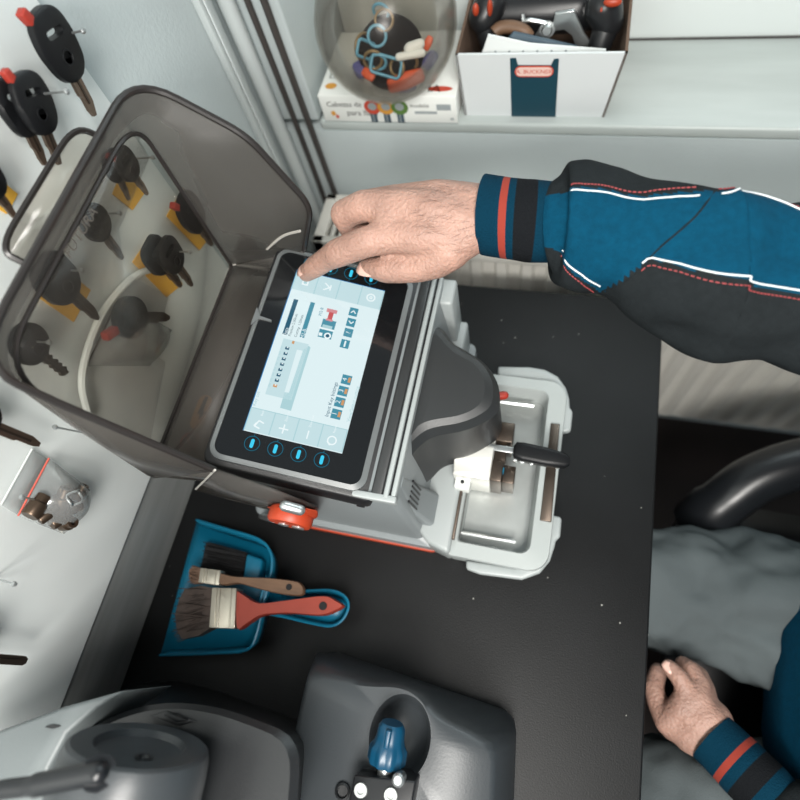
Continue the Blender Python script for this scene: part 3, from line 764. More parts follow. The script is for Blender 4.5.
# hinge with its orange wheel
kc = PY(291, 517, .088); Fk = frame(kc, (1, 0, 0), (0, 0, 1))   # frame z = x × z = -y
r_ = rp(22, kc)
b = MB(); n = 40
def gear(rad, w): return [Fk @ V((rad * (1 + (.03 if k % 2 else 0)) * math.cos(2 * PI * k / n), rad * (1 + (.03 if k % 2 else 0)) * math.sin(2 * PI * k / n), w)) for k in range(n)]
b.loft([gear(r_ * .9, -.009), gear(r_, -.006), gear(r_, .006), gear(r_ * .92, .009)])
b.lathe([(r_ * .6, -.02), (r_ * .6, -.006)], Fk, 20)
kn = b.build('lid_knob', 'orange', KM, smooth=50)
b = MB().lathe([(.0001, .0088), (.0065, .0088), (.0065, .0105), (.0001, .0105)], Fk @ Matrix.Translation((-.008, -.004, 0)), 14).lathe([(.0001, .0088), (.0075, .0088), (.0075, .0105), (.0001, .0105)], Fk @ Matrix.Translation((.009, -.007, 0)), 14)
b.build('knob_inlay', 'silver', kn)
b = MB().prism([PY(x, y, .112) for x, y in ((267, 504), (273, 508), (300, 514), (312, 518), (318, 514), (318, 508), (300, 504))], [PY(x, y, .092) for x, y in ((267, 507), (273, 511), (300, 517), (312, 521), (318, 517), (318, 511), (300, 507))])
hb = b.build('hinge_bracket', 'orange', KM, bevel=.002)
MB().capsule(PY(285, 506, .089), PY(300, 510, .089), .0058, .0058).build('hinge_pin', 'silver', hb)
b = MB().tube([PY(262, 516, .106), PY(275, 519, .09)], .005, 10); b.build('knob_shaft', 'silver', KM)
b = MB().capsule((.40, .408, .2), (.40, .425, .2), .012, .012)
b = MB(); b.tube([(.225, .412, .222), (.225, .43, .222)], .012, 14); b.build('hinge_boss', 'dark_plastic', KM)
b = MB().bb((.148, .405, .19), (.165, .419, .214)); b.build('lid_stop', 'pale_plastic', KM, bevel=.003)
# ================================================================ DUSTPAN AND BRUSHES
DP = thing('dustpan', 'turquoise dustpan lying on the black bench with brushes in it', 'dustpan', PZ(225, 590, 0))
rim_px = [(196.5, 520, .006), (230, 530, .026), (258, 539, .040), (270, 551, .042), (271.5, 570, .042), (263, 606, .042), (256, 636, .042), (246, 650, .040), (215, 653, .026), (160, 655, .006)]
rimp = smooth_path([PZ(x, y, z) for x, y, z in rim_px], 6)
cen = PZ(215, 590, .003)
n = len(rimp)
inn = [V((cen.x + (p.x - cen.x) * .93, cen.y + (p.y - cen.y) * .93, .0035)) if k not in (0, n - 1) else V((p.x, p.y, .0035)) for k, p in enumerate(rimp)]
b = MB(); b.loft([rimp, inn], cap=False, closed=False)
b.sheet(inn)
b.build('pan', 'turquoise', DP, solid=.0022, smooth=50)
MB().tube(rimp, .0020, 6).build('rim', 'turquoise', DP)
hp = [(263, 589), (298, 591), (330, 590.5), (344, 596), (348.5, 606), (343, 619), (331, 626), (310, 623), (285, 617), (258, 612)]
hp3 = smooth_path([PZ(x, y, .038) for x, y in hp], 5)
hc_ = PZ(305, 606, .03)
hin = [V((hc_.x + (p.x - hc_.x) * .93, hc_.y + (p.y - hc_.y) * .8, .022)) for p in hp3]
b = MB().loft([hp3, hin], cap=False).sheet(hin); b.build('handle', 'turquoise', DP, solid=.002, smooth=50)
MB().tube(hp3, .0019, 6, closed=True).build('handle_rim', 'turquoise', DP)

def brush_strands(b, root_a, root_b, axis, length, thick, k, m, spread=.25, r=.0007):
    for i in range(k):
        p = root_a.lerp(root_b, random.random()) + V((0, 0, (random.random() - .5) * thick))
        d = (axis + V((0, 0, random.uniform(-.22, .10))) + (root_b - root_a).normalized() * random.uniform(-spread, spread)).normalized()
        L = length * random.uniform(.8, 1.05); e = p + d * L; mdl = p + d * L * .5 + V((0, 0, random.uniform(-.002, .003)))
        b.tube([p, mdl, e], [r, r, r * .5], 4, m)
HB = thing('hand_brush', 'black bristled hand brush lying under the paint brushes in the dustpan', 'brush', PZ(230, 565, .004))
P = [PZ(x, y, .03) for x, y in ((246, 553), (262, 559), (259, 584), (242, 580))]
MB().prism([p - V((0, 0, .02)) for p in P], P).build('block', 'turquoise', HB, bevel=.004)
b = MB(); P = [PZ(x, y, .024) for x, y in ((206, 543), (247, 553), (243, 580), (200, 571))]
b.prism([p - V((0, 0, .018)) for p in P], P)
ax = (PZ(203, 557, .02) - PZ(245, 567, .02)).normalized()
brush_strands(b, P[1] - V((0, 0, .004)), P[2] - V((0, 0, .004)), ax, (P[0] - P[1]).length, .016, 140, 0, .05, .001)
b.build('bristles', 'bristle_black', HB)

def paint_brush(name_label, z, handle_px, hole_px, hole_r, fer_px, br_px, wood, bris, th, strands, stripe=True):
    o = PZ(*fer_px[0], 0); t = thing('paint_brush', name_label, 'paint brush', PZ(*handle_px[0], z - th / 2), 'paint brushes in the dustpan')
    H = [PZ(x, y, z) for x, y in handle_px]; dn = V((0, 0, th / 2))
    Hs = []
    m = len(H)
    Hs = smooth_path(H + [H[0]], 4)[:-1]
    c = sum(Hs, V()) / len(Hs)
    def inset(P, k):
        out = []; q = len(P)
        for i, p in enumerate(P):
            d = (P[(i + 1) % q] - P[i - 1]).normalized(); nn_ = V((-d.y, d.x, 0)); out.append(p + nn_ * k)
        return out
    area2 = sum(a.x * b_.y - a.y * b_.x for a, b_ in zip(Hs, Hs[1:] + Hs[:1]))
    sg = 1 if area2 > 0 else -1
    MBh = MB().loft([[p - dn * .9 for p in inset(Hs, .0012 * sg)], [p - dn * .4 for p in Hs], [p + dn * .4 for p in Hs], [p + dn * .9 for p in inset(Hs, .0012 * sg)]])
    hd = MBh.build('handle', wood, t, smooth=60)
    hc2 = PZ(*hole_px, z + th * .46)
    MB().lathe([(.0001, -.001), (hole_r, -.001), (hole_r, .0009), (.0001, .0009)], Matrix.Translation(hc2), 16).build('hang_hole', 'bristle_black', hd)
    Fp = [PZ(x, y, z) for x, y in fer_px]
    b = MB().prism([p - dn * 1.15 for p in Fp], [p + dn * 1.15 for p in Fp])
    a_, b_, c_, d_ = Fp
    for k in (.2, .34, .8):
        p, q = a_.lerp(b_, k), d_.lerp(c_, k); b.tube([p + dn * 1.15, q + dn * 1.15], .0012, 6)
    b.build('ferrule', 'ferrule', t, bevel=.002)
    Bp = [PZ(x, y, z) for x, y in br_px]
    b = MB(); nb = len(Bp)
    up_ = [p + dn * (1.0 if i in (0, nb - 1) else .55) for i, p in enumerate(Bp)]; lo__ = [p - dn * (1.0 if i in (0, nb - 1) else .7) for i, p in enumerate(Bp)]
    b.prism(lo__, up_)
    ra, rb = Bp[0], Bp[-1]; axis = ((Bp[nb // 2] + Bp[(nb - 1) // 2]) / 2 - (ra + rb) / 2)
    brush_strands(b, ra, rb, axis.normalized(), axis.length * 1.0, th * .9, strands, 0, .3, .0008)
    b.build('bristles', bris, t)
    return t
paint_brush('large paint brush with red handle and wide dark bristles in the dustpan', .054,
    [(239, 590), (248, 596), (262, 603), (290, 600), (325, 596), (338, 601), (344.5, 606), (338, 611), (322, 616), (290, 614), (264, 616), (250, 624), (239, 628)], (323, 606), .0052,
    [(216, 588.5), (240, 589), (238, 629), (213, 628)], [(217, 589), (203, 586), (187, 589), (181, 600), (177, 615), (179, 630), (184, 639), (200, 636), (214, 628)], 'brush_red', 'bristle_dark', .02, 170)
paint_brush('small paint brush with bare brown wooden handle beside the red one', .060,
    [(222, 573), (233, 576), (245, 577), (270, 578), (292, 580.5), (301, 583), (305, 590), (301, 596), (280, 594), (255, 588), (240, 584), (222, 585)], (289, 587), .004,
    [(203, 568.5), (223, 571), (221, 586), (201, 583)], [(203, 569), (195, 567), (190.5, 570), (190, 577), (193, 582), (202, 583)], 'brush_wood', 'bristle_brown', .013, 90)

# ================================================================ OLDER MACHINE AT THE NEAR END OF THE BENCH
OM = thing('key_machine', 'older dark grey key cutting machine with blue knob at the near end', 'key cutting machine', (.25, -.25, 0))
# tray casing with a scooped recess
hc = PZ(400, 737, .13); hr = rp(31, hc)
def by_angle(poly, c, n=72):
    res = []
    for k in range(n):
        a = 2 * PI * k / n; d = V((math.cos(a), math.sin(a))); best = None
        for i in range(len(poly)):
            p, q = V((poly[i].x - c.x, poly[i].y - c.y)), V((poly[(i + 1) % len(poly)].x - c.x, poly[(i + 1) % len(poly)].y - c.y)); e = q - p; den = d.x * e.y - d.y * e.x
            if abs(den) < 1e-12: continue
            t = (p.x * e.y - p.y * e.x) / den; u = (p.x * d.y - p.y * d.x) / den
            if t > 0 and -1e-6 <= u <= 1 + 1e-6 and (best is None or t > best): best = t
        res.append(V((c.x + d.x * best, c.y + d.y * best, poly[0].z)))
    return res
def loop(px, z, r, k=6): return fillet([PZ(x, y, z) for x, y in px], r, k, True)
lo_ = by_angle(loop([(316, 647), (517, 716), (511, 880), (262, 880)], .03, .018), hc)
lo2 = [V((p.x, p.y, .0)) for p in lo_]
tp = by_angle(loop([(309, 668), (362, 680), (376, 682), (392, 682), (408, 685), (424, 694), (436, 710), (450, 720), (497, 742), (492, 880), (262, 880)], .125, .014), hc)
tp2 = by_angle(loop([(312, 677), (361, 686), (376, 687), (392, 687), (407, 690), (420, 699), (431, 715), (446, 726), (490, 748), (486, 876), (268, 876)], .132, .014), hc)
hole = [V((hc.x + hr * math.cos(2 * PI * k / 72), hc.y + hr * 1.25 * math.sin(2 * PI * k / 72), .132)) for k in range(72)]
hole1 = [V((hc.x + (p.x - hc.x) * .94, hc.y + (p.y - hc.y) * .94, .127)) for p in hole]
hole2 = [V((hc.x + (p.x - hc.x) * .84, hc.y + (p.y - hc.y) * .84, .110)) for p in hole]
hole3 = [V((hc.x + (p.x - hc.x) * .6, hc.y + (p.y - hc.y) * .6, .096)) for p in hole]
hole4 = [V((hc.x + (p.x - hc.x) * .2, hc.y + (p.y - hc.y) * .2, .092)) for p in hole]
MB().loft([lo2, lo_, tp, tp2, hole, hole1, hole2, hole3, hole4]).build('tray_casing', 'old_silver', OM, smooth=50)
# knob on its spindle
kb = PZ(387, 757, .155); Fk = frame(kb, (1, 0, 0), (0, -.25, 1))
Fk = frame(kb, (1, 0, 0), (0, -.2, .98)); ky = Fk.to_3x3() @ V((0, 0, 1))   # points to -y
Fk = frame(kb, (1, 0, 0), (0, .2, -.98))                                     # z towards +y
k1 = rp(18, kb); n = 40
def cog(r, z, a): return [Fk @ V((r * (1 + (a if k % 4 < 2 else 0)) * math.cos(2 * PI * k / n), r * (1 + (a if k % 4 < 2 else 0)) * math.sin(2 * PI * k / n), z)) for k in range(n)]
kn = MB().loft([cog(k1 * .9, -.006, .08), cog(k1 * .98, -.003, .1), cog(k1 * .98, .008, .1), cog(k1 * .86, .013, .03), cog(k1 * .78, .018, .02), cog(k1 * .74, .028, .02), cog(k1 * .6, .032, 0)]).build('knob', 'knob_blue', OM, smooth=40)
MB().ext(rrect(-k1 * .16, -k1 * .95, k1 * .16, k1 * .95, .002, 3), Fk, .013, .030).build('grip', 'knob_blue', kn, bevel=.001)
MB().lathe([(.007, -.03), (.007, -.004)], Fk, 14).build('spindle', 'silver', OM)
bk = MB(); p0, p1 = PZ(354, 775, .165), PZ(416, 781, .165)
bk.prism([V((x, y, .08)) for x, y in ((p0.x, p0.y - .1), (p1.x, p0.y - .1), (p1.x, p1.y), (p0.x, p0.y))], [V((x, y, .165)) for x, y in ((p0.x, p0.y - .1), (p1.x, p0.y - .1), (p1.x, p1.y), (p0.x, p0.y))])
cb = bk.build('clamp_block', 'black_plastic', OM, bevel=.002)
for x, y in ((361, 790), (391, 795)):
    F = Matrix.Translation(PZ(x, y, .165)); MB().lathe([(.0001, .001), (.0035, .001), (.0036, .0025), (.0062, .0025), (.0066, .0)], F, 16).build('screw', 'steel', cb)
p = PZ(399, 779, .170); MB().lathe([(.006, -.01), (.006, .006), (.004, .008)], Matrix.Translation(p), 12).build('stop_pin', 'silver', cb)
MB().lathe([(.008, 0), (.008, .003), (.006, .004), (.005, .001)], Matrix.Translation(PZ(343, 791, .132)), 14).build('set_screw', 'old_dark', OM)
# main body, light side cover, motor drum, switch, lever
bt = loop([(70, 724), (105, 697), (138, 683), (170, 679), (215, 690), (320, 728), (305, 900), (40, 900)], 0, .012, 4)
tpb = loop([(52, 775), (78, 735), (122, 711), (168, 701), (222, 707), (302, 737), (290, 905), (46, 905)], .25, .025, 4)
b = MB(); c_ = PZ(180, 800, .25); A_ = by_angle(bt, c_); B_ = by_angle(tpb, c_)
mid_ = [V((a.x * .35 + q.x * .65, a.y * .35 + q.y * .65, .21)) for a, q in zip(A_, B_)]
ins = [V((c_.x + (q.x - c_.x) * .94, c_.y + (q.y - c_.y) * .94, .256)) for q in B_]
b.loft([A_, mid_, B_, ins]); b.build('body', 'old_dark', OM, smooth=40)
P = [PZ(x, y, .275) for x, y in ((-40, 747), (0, 730), (62, 707), (124, 690), (96, 708), (66, 734), (48, 768), (42, 800), (42, 860), (-40, 880))]
P = [V((max(p.x, .014), p.y, p.z)) for p in P]
b = MB().prism([p - V((0, 0, .09)) for p in P], P); b.build('side_cover', 'old_light', OM, bevel=.004)
P = fillet([PZ(x, y, .2762) for x, y in ((44, 727), (52, 724.5), (61, 726), (53, 729))], .002, 2, True)
MB().prism([p - V((0, 0, .002)) for p in P], P).build('cover_slot', 'black_plastic', OM)
dc = PZ(140, 745, .315); dr = rp(71, dc); Fd = frame(dc, (1, 0.02, 0), (0, .1, -1))  # z = x × y
if (Fd.to_3x3() @ V((0, 0, 1))).y < 0: Fd = frame(dc, (1, .02, 0), (0, -.1, 1))
b = MB().lathe([(dr * 1.04, -.26), (dr * 1.0, -.02), (dr * .985, -.008), (dr * .95, -.001), (dr * .9, .001), (dr * .62, .001), (dr * .58, -.004), (dr * .2, -.005)], Fd, 56)
dm_ = b.build('motor_drum', 'old_silver', OM, smooth=30)
MB().lathe([(.006, -.006), (.007, -.003), (.004, -.003), (.003, -.005)], Fd @ Matrix.Translation((.012, -.01, 0)), 14).build('drum_screw', 'old_dark', dm_)
P = [PZ(x, y, .2585) for x, y in ((150, 716), (166, 711), (196, 721), (178, 726))]
sw = MB().prism([p - V((0, 0, .006)) for p in P], P).build('switch_plate', 'black_plastic', OM, bevel=.001)
P = [PZ(x, y, .264) for x, y in ((162, 714.5), (170, 713), (186, 720), (176, 722.5))]
MB().prism([p - V((0, 0, .006)) for p in P], P).build('rocker', 'key_black', sw, bevel=.001)
b = MB().tube(smooth_path([PZ(-30, 800, .37), PZ(0, 790, .37), PZ(30, 786, .37), PZ(60, 780, .37), PZ(98, 773, .37)], 5), [rp(9, PZ(30, 786, .37))] * 11 + [rp(11, PZ(30, 786, .37))] * 10, 14)
b.ball(PZ(98, 773, .37), rp(11, PZ(98, 773, .37)))
b.tube([PZ(98, 773, .37), PZ(112, 792, .26)], .012, 10)
b.build('lever', 'chair_black', OM, smooth=60)

# ================================================================ ON THE WINDOW SILL
ZS = .1452
a0, a1 = PZ(325, 123, ZS), PZ(458, 123, ZS); y0 = min(a0.y, a1.y) + .004
ht = PY(386, 96, y0).z - ZS; x0, x1 = a0.x, a1.x; dp = .155
pb = thing('carton', 'flat white printed carton lying on the sill under the round glass bowl', 'box', ((x0 + x1) / 2, y0 + dp / 2, ZS))
MB().bb((x0, y0, ZS), (x1, y0 + dp, ZS + ht)).build('shell', 'card_white', pb, bevel=.0012)
W_ = x1 - x0; Ff = frame((x0, y0 - .0006, ZS), (1, 0, 0), (0, 0, 1))
b = MB()
b.text('Cabezas de colores', W_ * .058, Ff @ Matrix.Translation((W_ * .05, ht * .68, 0)), 0)
b.text('para llave', W_ * .062, Ff @ Matrix.Translation((W_ * .19, ht * .36, 0)), 0)
b.text('modelo', W_ * .045, Ff @ Matrix.Translation((W_ * .67, ht * .66, 0)), 0)
def fq(u, v, w, h, m, k=0): b.sheet([Ff @ V((u * W_ + x, v * ht + y, .0002 * k)) for x, y in ((0, 0), (w * W_, 0), (w * W_, h * ht), (0, h * ht))], m)
def fdisc(u, v, rx, ry, m, k=0): b.sheet([Ff @ V(((u + rx * math.cos(t)) * W_, v * ht + ry * ht * math.sin(t), .0002 * k)) for t in [2 * PI * i / 24 for i in range(24)]], m)
for k, (u, m) in enumerate(((.395, 1), (.495, 2), (.595, 3))):
    fdisc(u, .6, .062, .27, m, 1 + k); fdisc(u, .63, .033, .14, 4, 5)
    fq(u - .03, .0, .05, .34, 5, 0)
    fq(u - .012, .0, .008, .34, 4, 1)
fq(.86, .5, .1, .22, 4); fq(.70, .36, .16, .1, 4); fq(.95, .14, .025, .08, 4)
fdisc(.085, .34, .018, .09, 2, 1); fdisc(.11, .22, .012, .07, 1, 2); fq(.0, .0, 1, .03, 4)
Ft_ = frame((x0, y0, ZS + ht + .0006), (1, 0, 0), (0, 1, 0))
b.text('MA', W_ * .1, Ft_ @ Matrix.Translation((W_ * .74, .016, 0)), 0); b.sheet([Ft_ @ V((W_ * .88 + .02 * math.cos(t), .016 + .006 * math.sin(t), 0)) for t in [2 * PI * i / 16 for i in range(16)]], 1)
b.text('LL', W_ * .07, Ft_ @ Matrix.Translation((W_ * .04, .045, 0)), 0); b.sheet([Ft_ @ V((W_ * .08 + .01 * math.cos(t), .022 + .007 * math.sin(t), 0)) for t in [2 * PI * i / 16 for i in range(16)]], 2)
b.build('print', ['print_black', 'print_red', 'print_amber', 'print_green', 'print_grey', 'slate'], pb, flat=True, recalc=False)
# bowl
ZB = ZS + ht + .001
pc = PZ(386, 26, ZB + .10); br = rp(70, pc); pc = PZ(386, 26, ZB + br * .92); br = rp(70, pc)
bc = V((pc.x, pc.y, ZB + br * .93))
prof = [(.0001, -br * .93), (br * .37, -br * .93)]
for k in range(2, 14):
    th = PI * k / 16.5 + .12; prof.append((br * math.sin(th), -br * math.cos(th)))
prof += [(br * .60, br * .86), (br * .62, br * .92)]
bo = thing('glass_bowl', 'round clear glass bowl of key rings and coloured plastic tops on the carton', 'bowl', (bc.x, bc.y, ZB))
MB().lathe(prof, Matrix.Translation(bc), 48, cap=False).build('glass', 'bowl_glass', bo, solid=.003, smooth=60)
MB().tube([bc + V((br * .62 * math.cos(t), br * .62 * math.sin(t), br * .92)) for t in [2 * PI * k / 40 for k in range(40)]], .0035, 8, closed=True).build('bowl_rim', 'bowl_glass', bo)
# things in the bowl: the view line into the bowl's lower half
def bw(px, py, f_=-.25):
    """a point inside the bowl along a tilted plane through its middle, f_ shifts the plane"""
    nrm_ = V((.2, -.75, .62)).normalized(); return PP(px, py, bc + nrm_ * br * (f_ + .24), nrm_)
nrm_ = V((.2, -.75, .62)).normalized(); Fd2 = frame(bw(391, 53, -.34), (1, 0, -.32), nrm_.cross(V((1, 0, -.32))))
dr2 = rp(33, bw(391, 53, -.34))
b = MB().lathe([(.0001, -.004), (dr2 * .97, -.004), (dr2, -.002), (dr2, .002), (dr2 * .97, .004), (.0001, .004)], Fd2, 40)
tag(b.build('plastic_disc', 'disc_black', smooth=30), 'black round plastic disc lying tilted inside the glass bowl', 'disc')
def kring(px, py, r_px, mat_, label, f_=-.22, tilt=(0, 0), sq=False, t=1.6):
    c = bw(px, py, f_); r = rp(r_px, c); F = Fd2.copy(); F.translation = c; F = F @ Matrix.Rotation(tilt[0], 4, 'X') @ Matrix.Rotation(tilt[1], 4, 'Y')
    if sq: pts = [F @ V((x, y, 0)) for x, y in rrect(-r, -r * .55, r, r * .55, r * .25, 5)]
    else: pts = [F @ V((r * math.cos(2 * PI * k / 28), r * math.sin(2 * PI * k / 28), 0)) for k in range(28)]
    return tag(MB().tube(pts, rp(t, c), 6, closed=True).build('key_ring', mat_, smooth=80), label, 'key ring', 'key rings in the bowl')
kring(377, 36, 9, 'ring_blue', 'plain blue key ring in the middle of the black disc in the bowl', tilt=(.1, .2))
kring(384, 20, 9, 'ring_gold', 'gold key ring at the upper edge of the disc in the bowl', tilt=(.1, -.1))
kring(381, 11, 8, 'ring_blue', 'blue key ring half behind the upper gold one in the bowl', -.27, tilt=(.9, 0))
kring(367, 50, 13, 'ring_blue', 'blue squarish key ring at the left edge of the disc', -.22, (0, .9), True)
kring(363, 46, 11, 'ring_gold', 'gold key ring standing at the left edge of the disc', -.26, (0, 1.0))
kring(386, 66, 15, 'ring_blue', 'blue squarish key ring lying lowest on the disc', -.18, (.1, 0), True)
kring(373, 60, 9, 'ring_gold', 'gold key ring left of the lowest squarish ring', -.22, (.6, .2))
kring(397, 67, 8, 'ring_gold', 'gold key ring right end of the lowest squarish ring', -.24, (.3, -.5))
kring(409, 60, 9, 'ring_gold', 'gold key ring behind the white clip in the bowl', -.28, (.8, -.2))
kring(378, 62, 8, 'ring_blue', 'small blue key ring inside the lowest squarish ring', -.24, (.7, .1))
def cap(p0, p1, r_px, mat_, label, f_=-.30):
    a, c = bw(*p0, f_), bw(*p1, f_ + .05); r = rp(r_px, a); d = (c - a).normalized(); u = d.cross(nrm_).normalized(); F = frame(a, u, d)
    L = (c - a).length; w = F.to_3x3() @ V((0, 0, 1))
    o = [(-r * .8, 0), (r * .8, 0), (r, L * .5), (r * .75, L), (-r * .75, L), (-r, L * .5)]
    o = [(p.x, p.y) for p in fillet([V((x, y, 0)) for x, y in o], r * .5, 4, True)]
    b = MB().ext(o, F, -r * .45, r * .45)
    return tag(b.build('key_cover', mat_, bevel=r * .25 / 1, seg=2), label, 'key cover', 'coloured key tops in the bowl')
cap((388, 87), (424, 74), 8, 'cap_orange', 'large orange key cover at the front of the bowl')
cap((363, 70), (374, 79), 5, 'cap_orange', 'small orange key cover left of the large one in the bowl')
cap((425, 50), (431, 36), 4, 'cap_orange', 'orange key cover at the right edge of the black disc')
cap((356, 62), (363, 78), 6, 'cap_violet', 'violet key cover at the left wall of the bowl', -.36)
cap((424, 68), (436, 52), 6, 'cap_violet', 'violet key cover at the right wall of the bowl', -.36)
cap((398, 90), (416, 86), 4, 'cap_violet', 'violet key cover under the large orange one', -.42)
b = MB().capsule(bw(399, 57, -.12), bw(422, 53, -.12), .0055, .0055).capsule(bw(410, 49, -.16), bw(420, 44, -.16), .009, .007)
tag(b.build('plastic_clip', 'card_white'), 'white plastic clip lying across the black disc in the bowl', 'clip')

# cardboard box of tools
q0, q1 = PZ(464, 119, ZS), PZ(604, 119, ZS); yb = (q0.y + q1.y) / 2 + .006
tl, tr_ = PY(455, 55, yb - .006), PY(628, 53, yb - .006); zt = (tl.z + tr_.z) / 2; yk = .950
cx = thing('cardboard_box', 'open white cardboard box of tools with teal band on the sill', 'box', ((q0.x + q1.x) / 2, .85, ZS))
T_ = .004
def wall(p, q, r, s, nrm, nm, mats):
    P = [V(x) for x in (p, q, r, s)]; N_ = V(nrm) * T_
    b = MB().prism(P, [x + N_ for x in P]); return b.build(nm, mats, cx)
f0, f1, f2, f3 = V((q0.x, yb, ZS)), V((q1.x, yb, ZS)), V((tr_.x, yb - .006, zt)), V((tl.x, yb - .006, zt))
g0, g1, g2, g3 = V((q0.x, yk - .01, ZS)), V((q1.x, yk - .01, ZS)), V((tr_.x, yk, zt)), V((tl.x, yk, zt))
fp = wall(f0, f1, f2, f3, (0, 1, 0), 'front_panel', 'card_grey')
for nm, P, N_ in (('side_panel', (f0, f3, g3, g0), (1, 0, 0)), ('side_panel', (f1, f2, g2, g1), (-1, 0, 0)), ('rear_panel', (g0, g1, g2, g3), (0, -1, 0))):
    wall(*P, N_, nm, 'card_brown')
MB().bb((q0.x + T_, yb + T_, ZS), (q1.x - T_, yk - .01, ZS + .004)).build('base', 'card_brown', cx)
def fpp(px, py, off=.0008):
    e = (f1 - f0).normalized(); n_ = (f1 - f0).cross(f3 - f0).normalized()
    return PP(px, py, f0 + n_ * off, n_)
n_ = (f1 - f0).cross(f3 - f0).normalized(); sgn = 1 if n_.y < 0 else -1
b = MB(); b.sheet([fpp(x, y, .0008 * sgn) for x, y in ((510, 58), (516, 58), (518, 65), (551, 65), (554, 59), (559, 58.5), (555.5, 117.5), (511.5, 117.5))])
b.build('teal_band', 'card_teal', fp, flat=True)
c = fpp(534, 71.5, .0016 * sgn); Fl = frame(c, f1 - f0, f3 - f0)
if (Fl.to_3x3() @ V((0, 0, 1))).y > 0: Fl = frame(c, f1 - f0, f3 - f0)
lw, lh = rp(19, c), rp(6.3, c)
b = MB().sheet([Fl @ V((x, y, 0)) for x, y in rrect(-lw, -lh, lw, lh, lh * .95, 6)], 0)
b.sheet([Fl @ V((x, y, .0004)) for x, y in rrect(-lw * .93, -lh * .78, lw * .93, lh * .78, lh * .7, 6)], 1)
b.text('A. BUCKNER', lh * 1.0, Fl, 2, 'CENTER', .0008)
b.build('label_plate', ['print_red', 'label_pink', 'print_red'], fp, flat=True, recalc=False)
# contents, standing in the box
def bx(px, py, y): return PY(px, py, y)
yy = yb + .016
P = [bx(481, 56, yy), bx(488, 35, yy), bx(530, 44, yy), bx(606, 50, yy + .004), bx(604, 62, yy), bx(604, 100, yy), bx(484, 100, yy)]
P = [V((p.x, p.y, max(p.z, ZS + .006))) for p in P]
b = MB().prism(P, [p + V((0, .003, 0)) for p in P])
for k in range(6): b.bb((P[0].x + .02 + k * .02, yy - .0006, P[0].z - .01), (P[0].x + .023 + k * .02, yy - .0001, P[0].z + .008), 1)
tag(b.build('leaflet', ['paper', 'print_grey']), 'folded white leaflet standing at the front inside the cardboard box', 'leaflet')
P = [bx(503, 46, yy + .012), bx(513, 33, yy + .02), bx(535, 38, yy + .02), bx(578, 48, yy + .012), bx(578, 70, yy + .012), bx(503, 70, yy + .012)]
b = MB().prism(P, [p + V((0, .007, 0)) for p in P]); tag(b.build('booklet', 'slate', bevel=.002), 'slate grey booklet standing behind the white leaflet', 'booklet')
P = [bx(x, y, yy + .045) for x, y in ((555, 14), (574, 11), (578, 20), (584, 34), (591, 44), (589, 50), (577, 51), (572, 36), (564, 30), (556, 31), (548, 40), (535, 36), (540, 28), (553, 25))]
b = MB().prism(P, [p + V((0, .004, .001)) for p in P]); br_ = tag(b.build('steel_bracket', 'silver', bevel=.001), 'flat steel bracket with angled arms among the tools in the box', 'bracket')
p = bx(547, 30, yy + .042); Fb = frame(p, (1, 0, 0), (0, .3, 1))
b = MB().lathe([(.0001, .006), (.006, .006), (.008, .003), (.008, -.002), (.011, -.002), (.011, -.005)], Fb, 14); tag(b.build('hex_bolt', 'silver'), 'bright bolt on the left arm of the steel bracket', 'bolt')
b = MB().tube(smooth_path([bx(523, 14, yy + .05), bx(524, 21, yy + .046), bx(530, 20, yy + .044), bx(546, 23, yy + .044)], 5), .003, 8); tag(b.build('wire_hook', 'silver'), 'bright wire hook left of the steel bracket', 'hook')
b = MB().tube(smooth_path([bx(494, 33, yy + .035), bx(500, 28, yy + .04), bx(512, 27, yy + .04), bx(524, 31, yy + .036), bx(529, 37, yy + .034)], 5), .009, 10); tag(b.build('brown_strap', 'brush_wood'), 'brown strap coiled behind the leaflet in the box', 'strap')
# power tools
def tool(name, label, segs, orange, extra=None):
    t = thing(name, label, 'power tool', V((segs[0][0].x, segs[0][0].y, ZS + .004)), 'black power tools in the cardboard box')
    b = MB()
    xl = lambda z: q0.x + (tl.x - q0.x) * (z - ZS) / (zt - ZS) + T_ + .003
    xr = lambda z: q1.x + (tr_.x - q1.x) * (z - ZS) / (zt - ZS) - T_ - .003
    sh = 0
    for p, q, r1, r2 in segs:
        for e, rr in ((p, r1), (q, r2)):
            zl = min(max(e.z - rr * .3, ZS), zt)
            sh = max(sh, xl(zl) - (e.x - rr)) if e.x < (q0.x + q1.x) / 2 else min(sh, xr(zl) - (e.x + rr))
    mv = V((sh, 0, 0)); segs = [(p + mv, q + mv, r1, r2) for p, q, r1, r2 in segs]; orange = [(p + mv, rr) for p, rr in orange]
    for p, q, r1, r2 in segs: b.capsule(p, q, r1, r2, 18)
    b.build('casing', 'black_plastic', t, smooth=60)
    for p, r in orange: MB().ball(p, r).build('button', 'orange', t)
    return t
tool('power_tool', 'long black power tool lying across the back of the cardboard box', [(bx(480, 14, .885), bx(560, 10, .885), .032, .03), (bx(560, 10, .885), bx(594, 14, .88), .03, .018), (bx(500, 12, .885), bx(506, 45, .87), .022, .02)], [(bx(594, 8, .865), (.006, .004, .008))])
tool('power_tool', 'black power tool with orange collar at the left end of the box', [(bx(474, 18, .85), bx(480, 6, .86), .022, .024), (bx(474, 18, .85), bx(482, 46, .84), .018, .016)], [(bx(466, 10, .83), (.005, .005, .009)), (bx(480, 8, .83), (.004, .005, .012))])
tool('power_tool', 'black power tool with orange buttons at the right end of the box', [(bx(604, 8, .85), bx(608, 22, .845), .026, .022), (bx(608, 22, .845), bx(600, 46, .83), .02, .016)], [(bx(613, 2, .822), (.012, .006, .006)), (bx(601, 15, .83), (.004, .004, .012))])
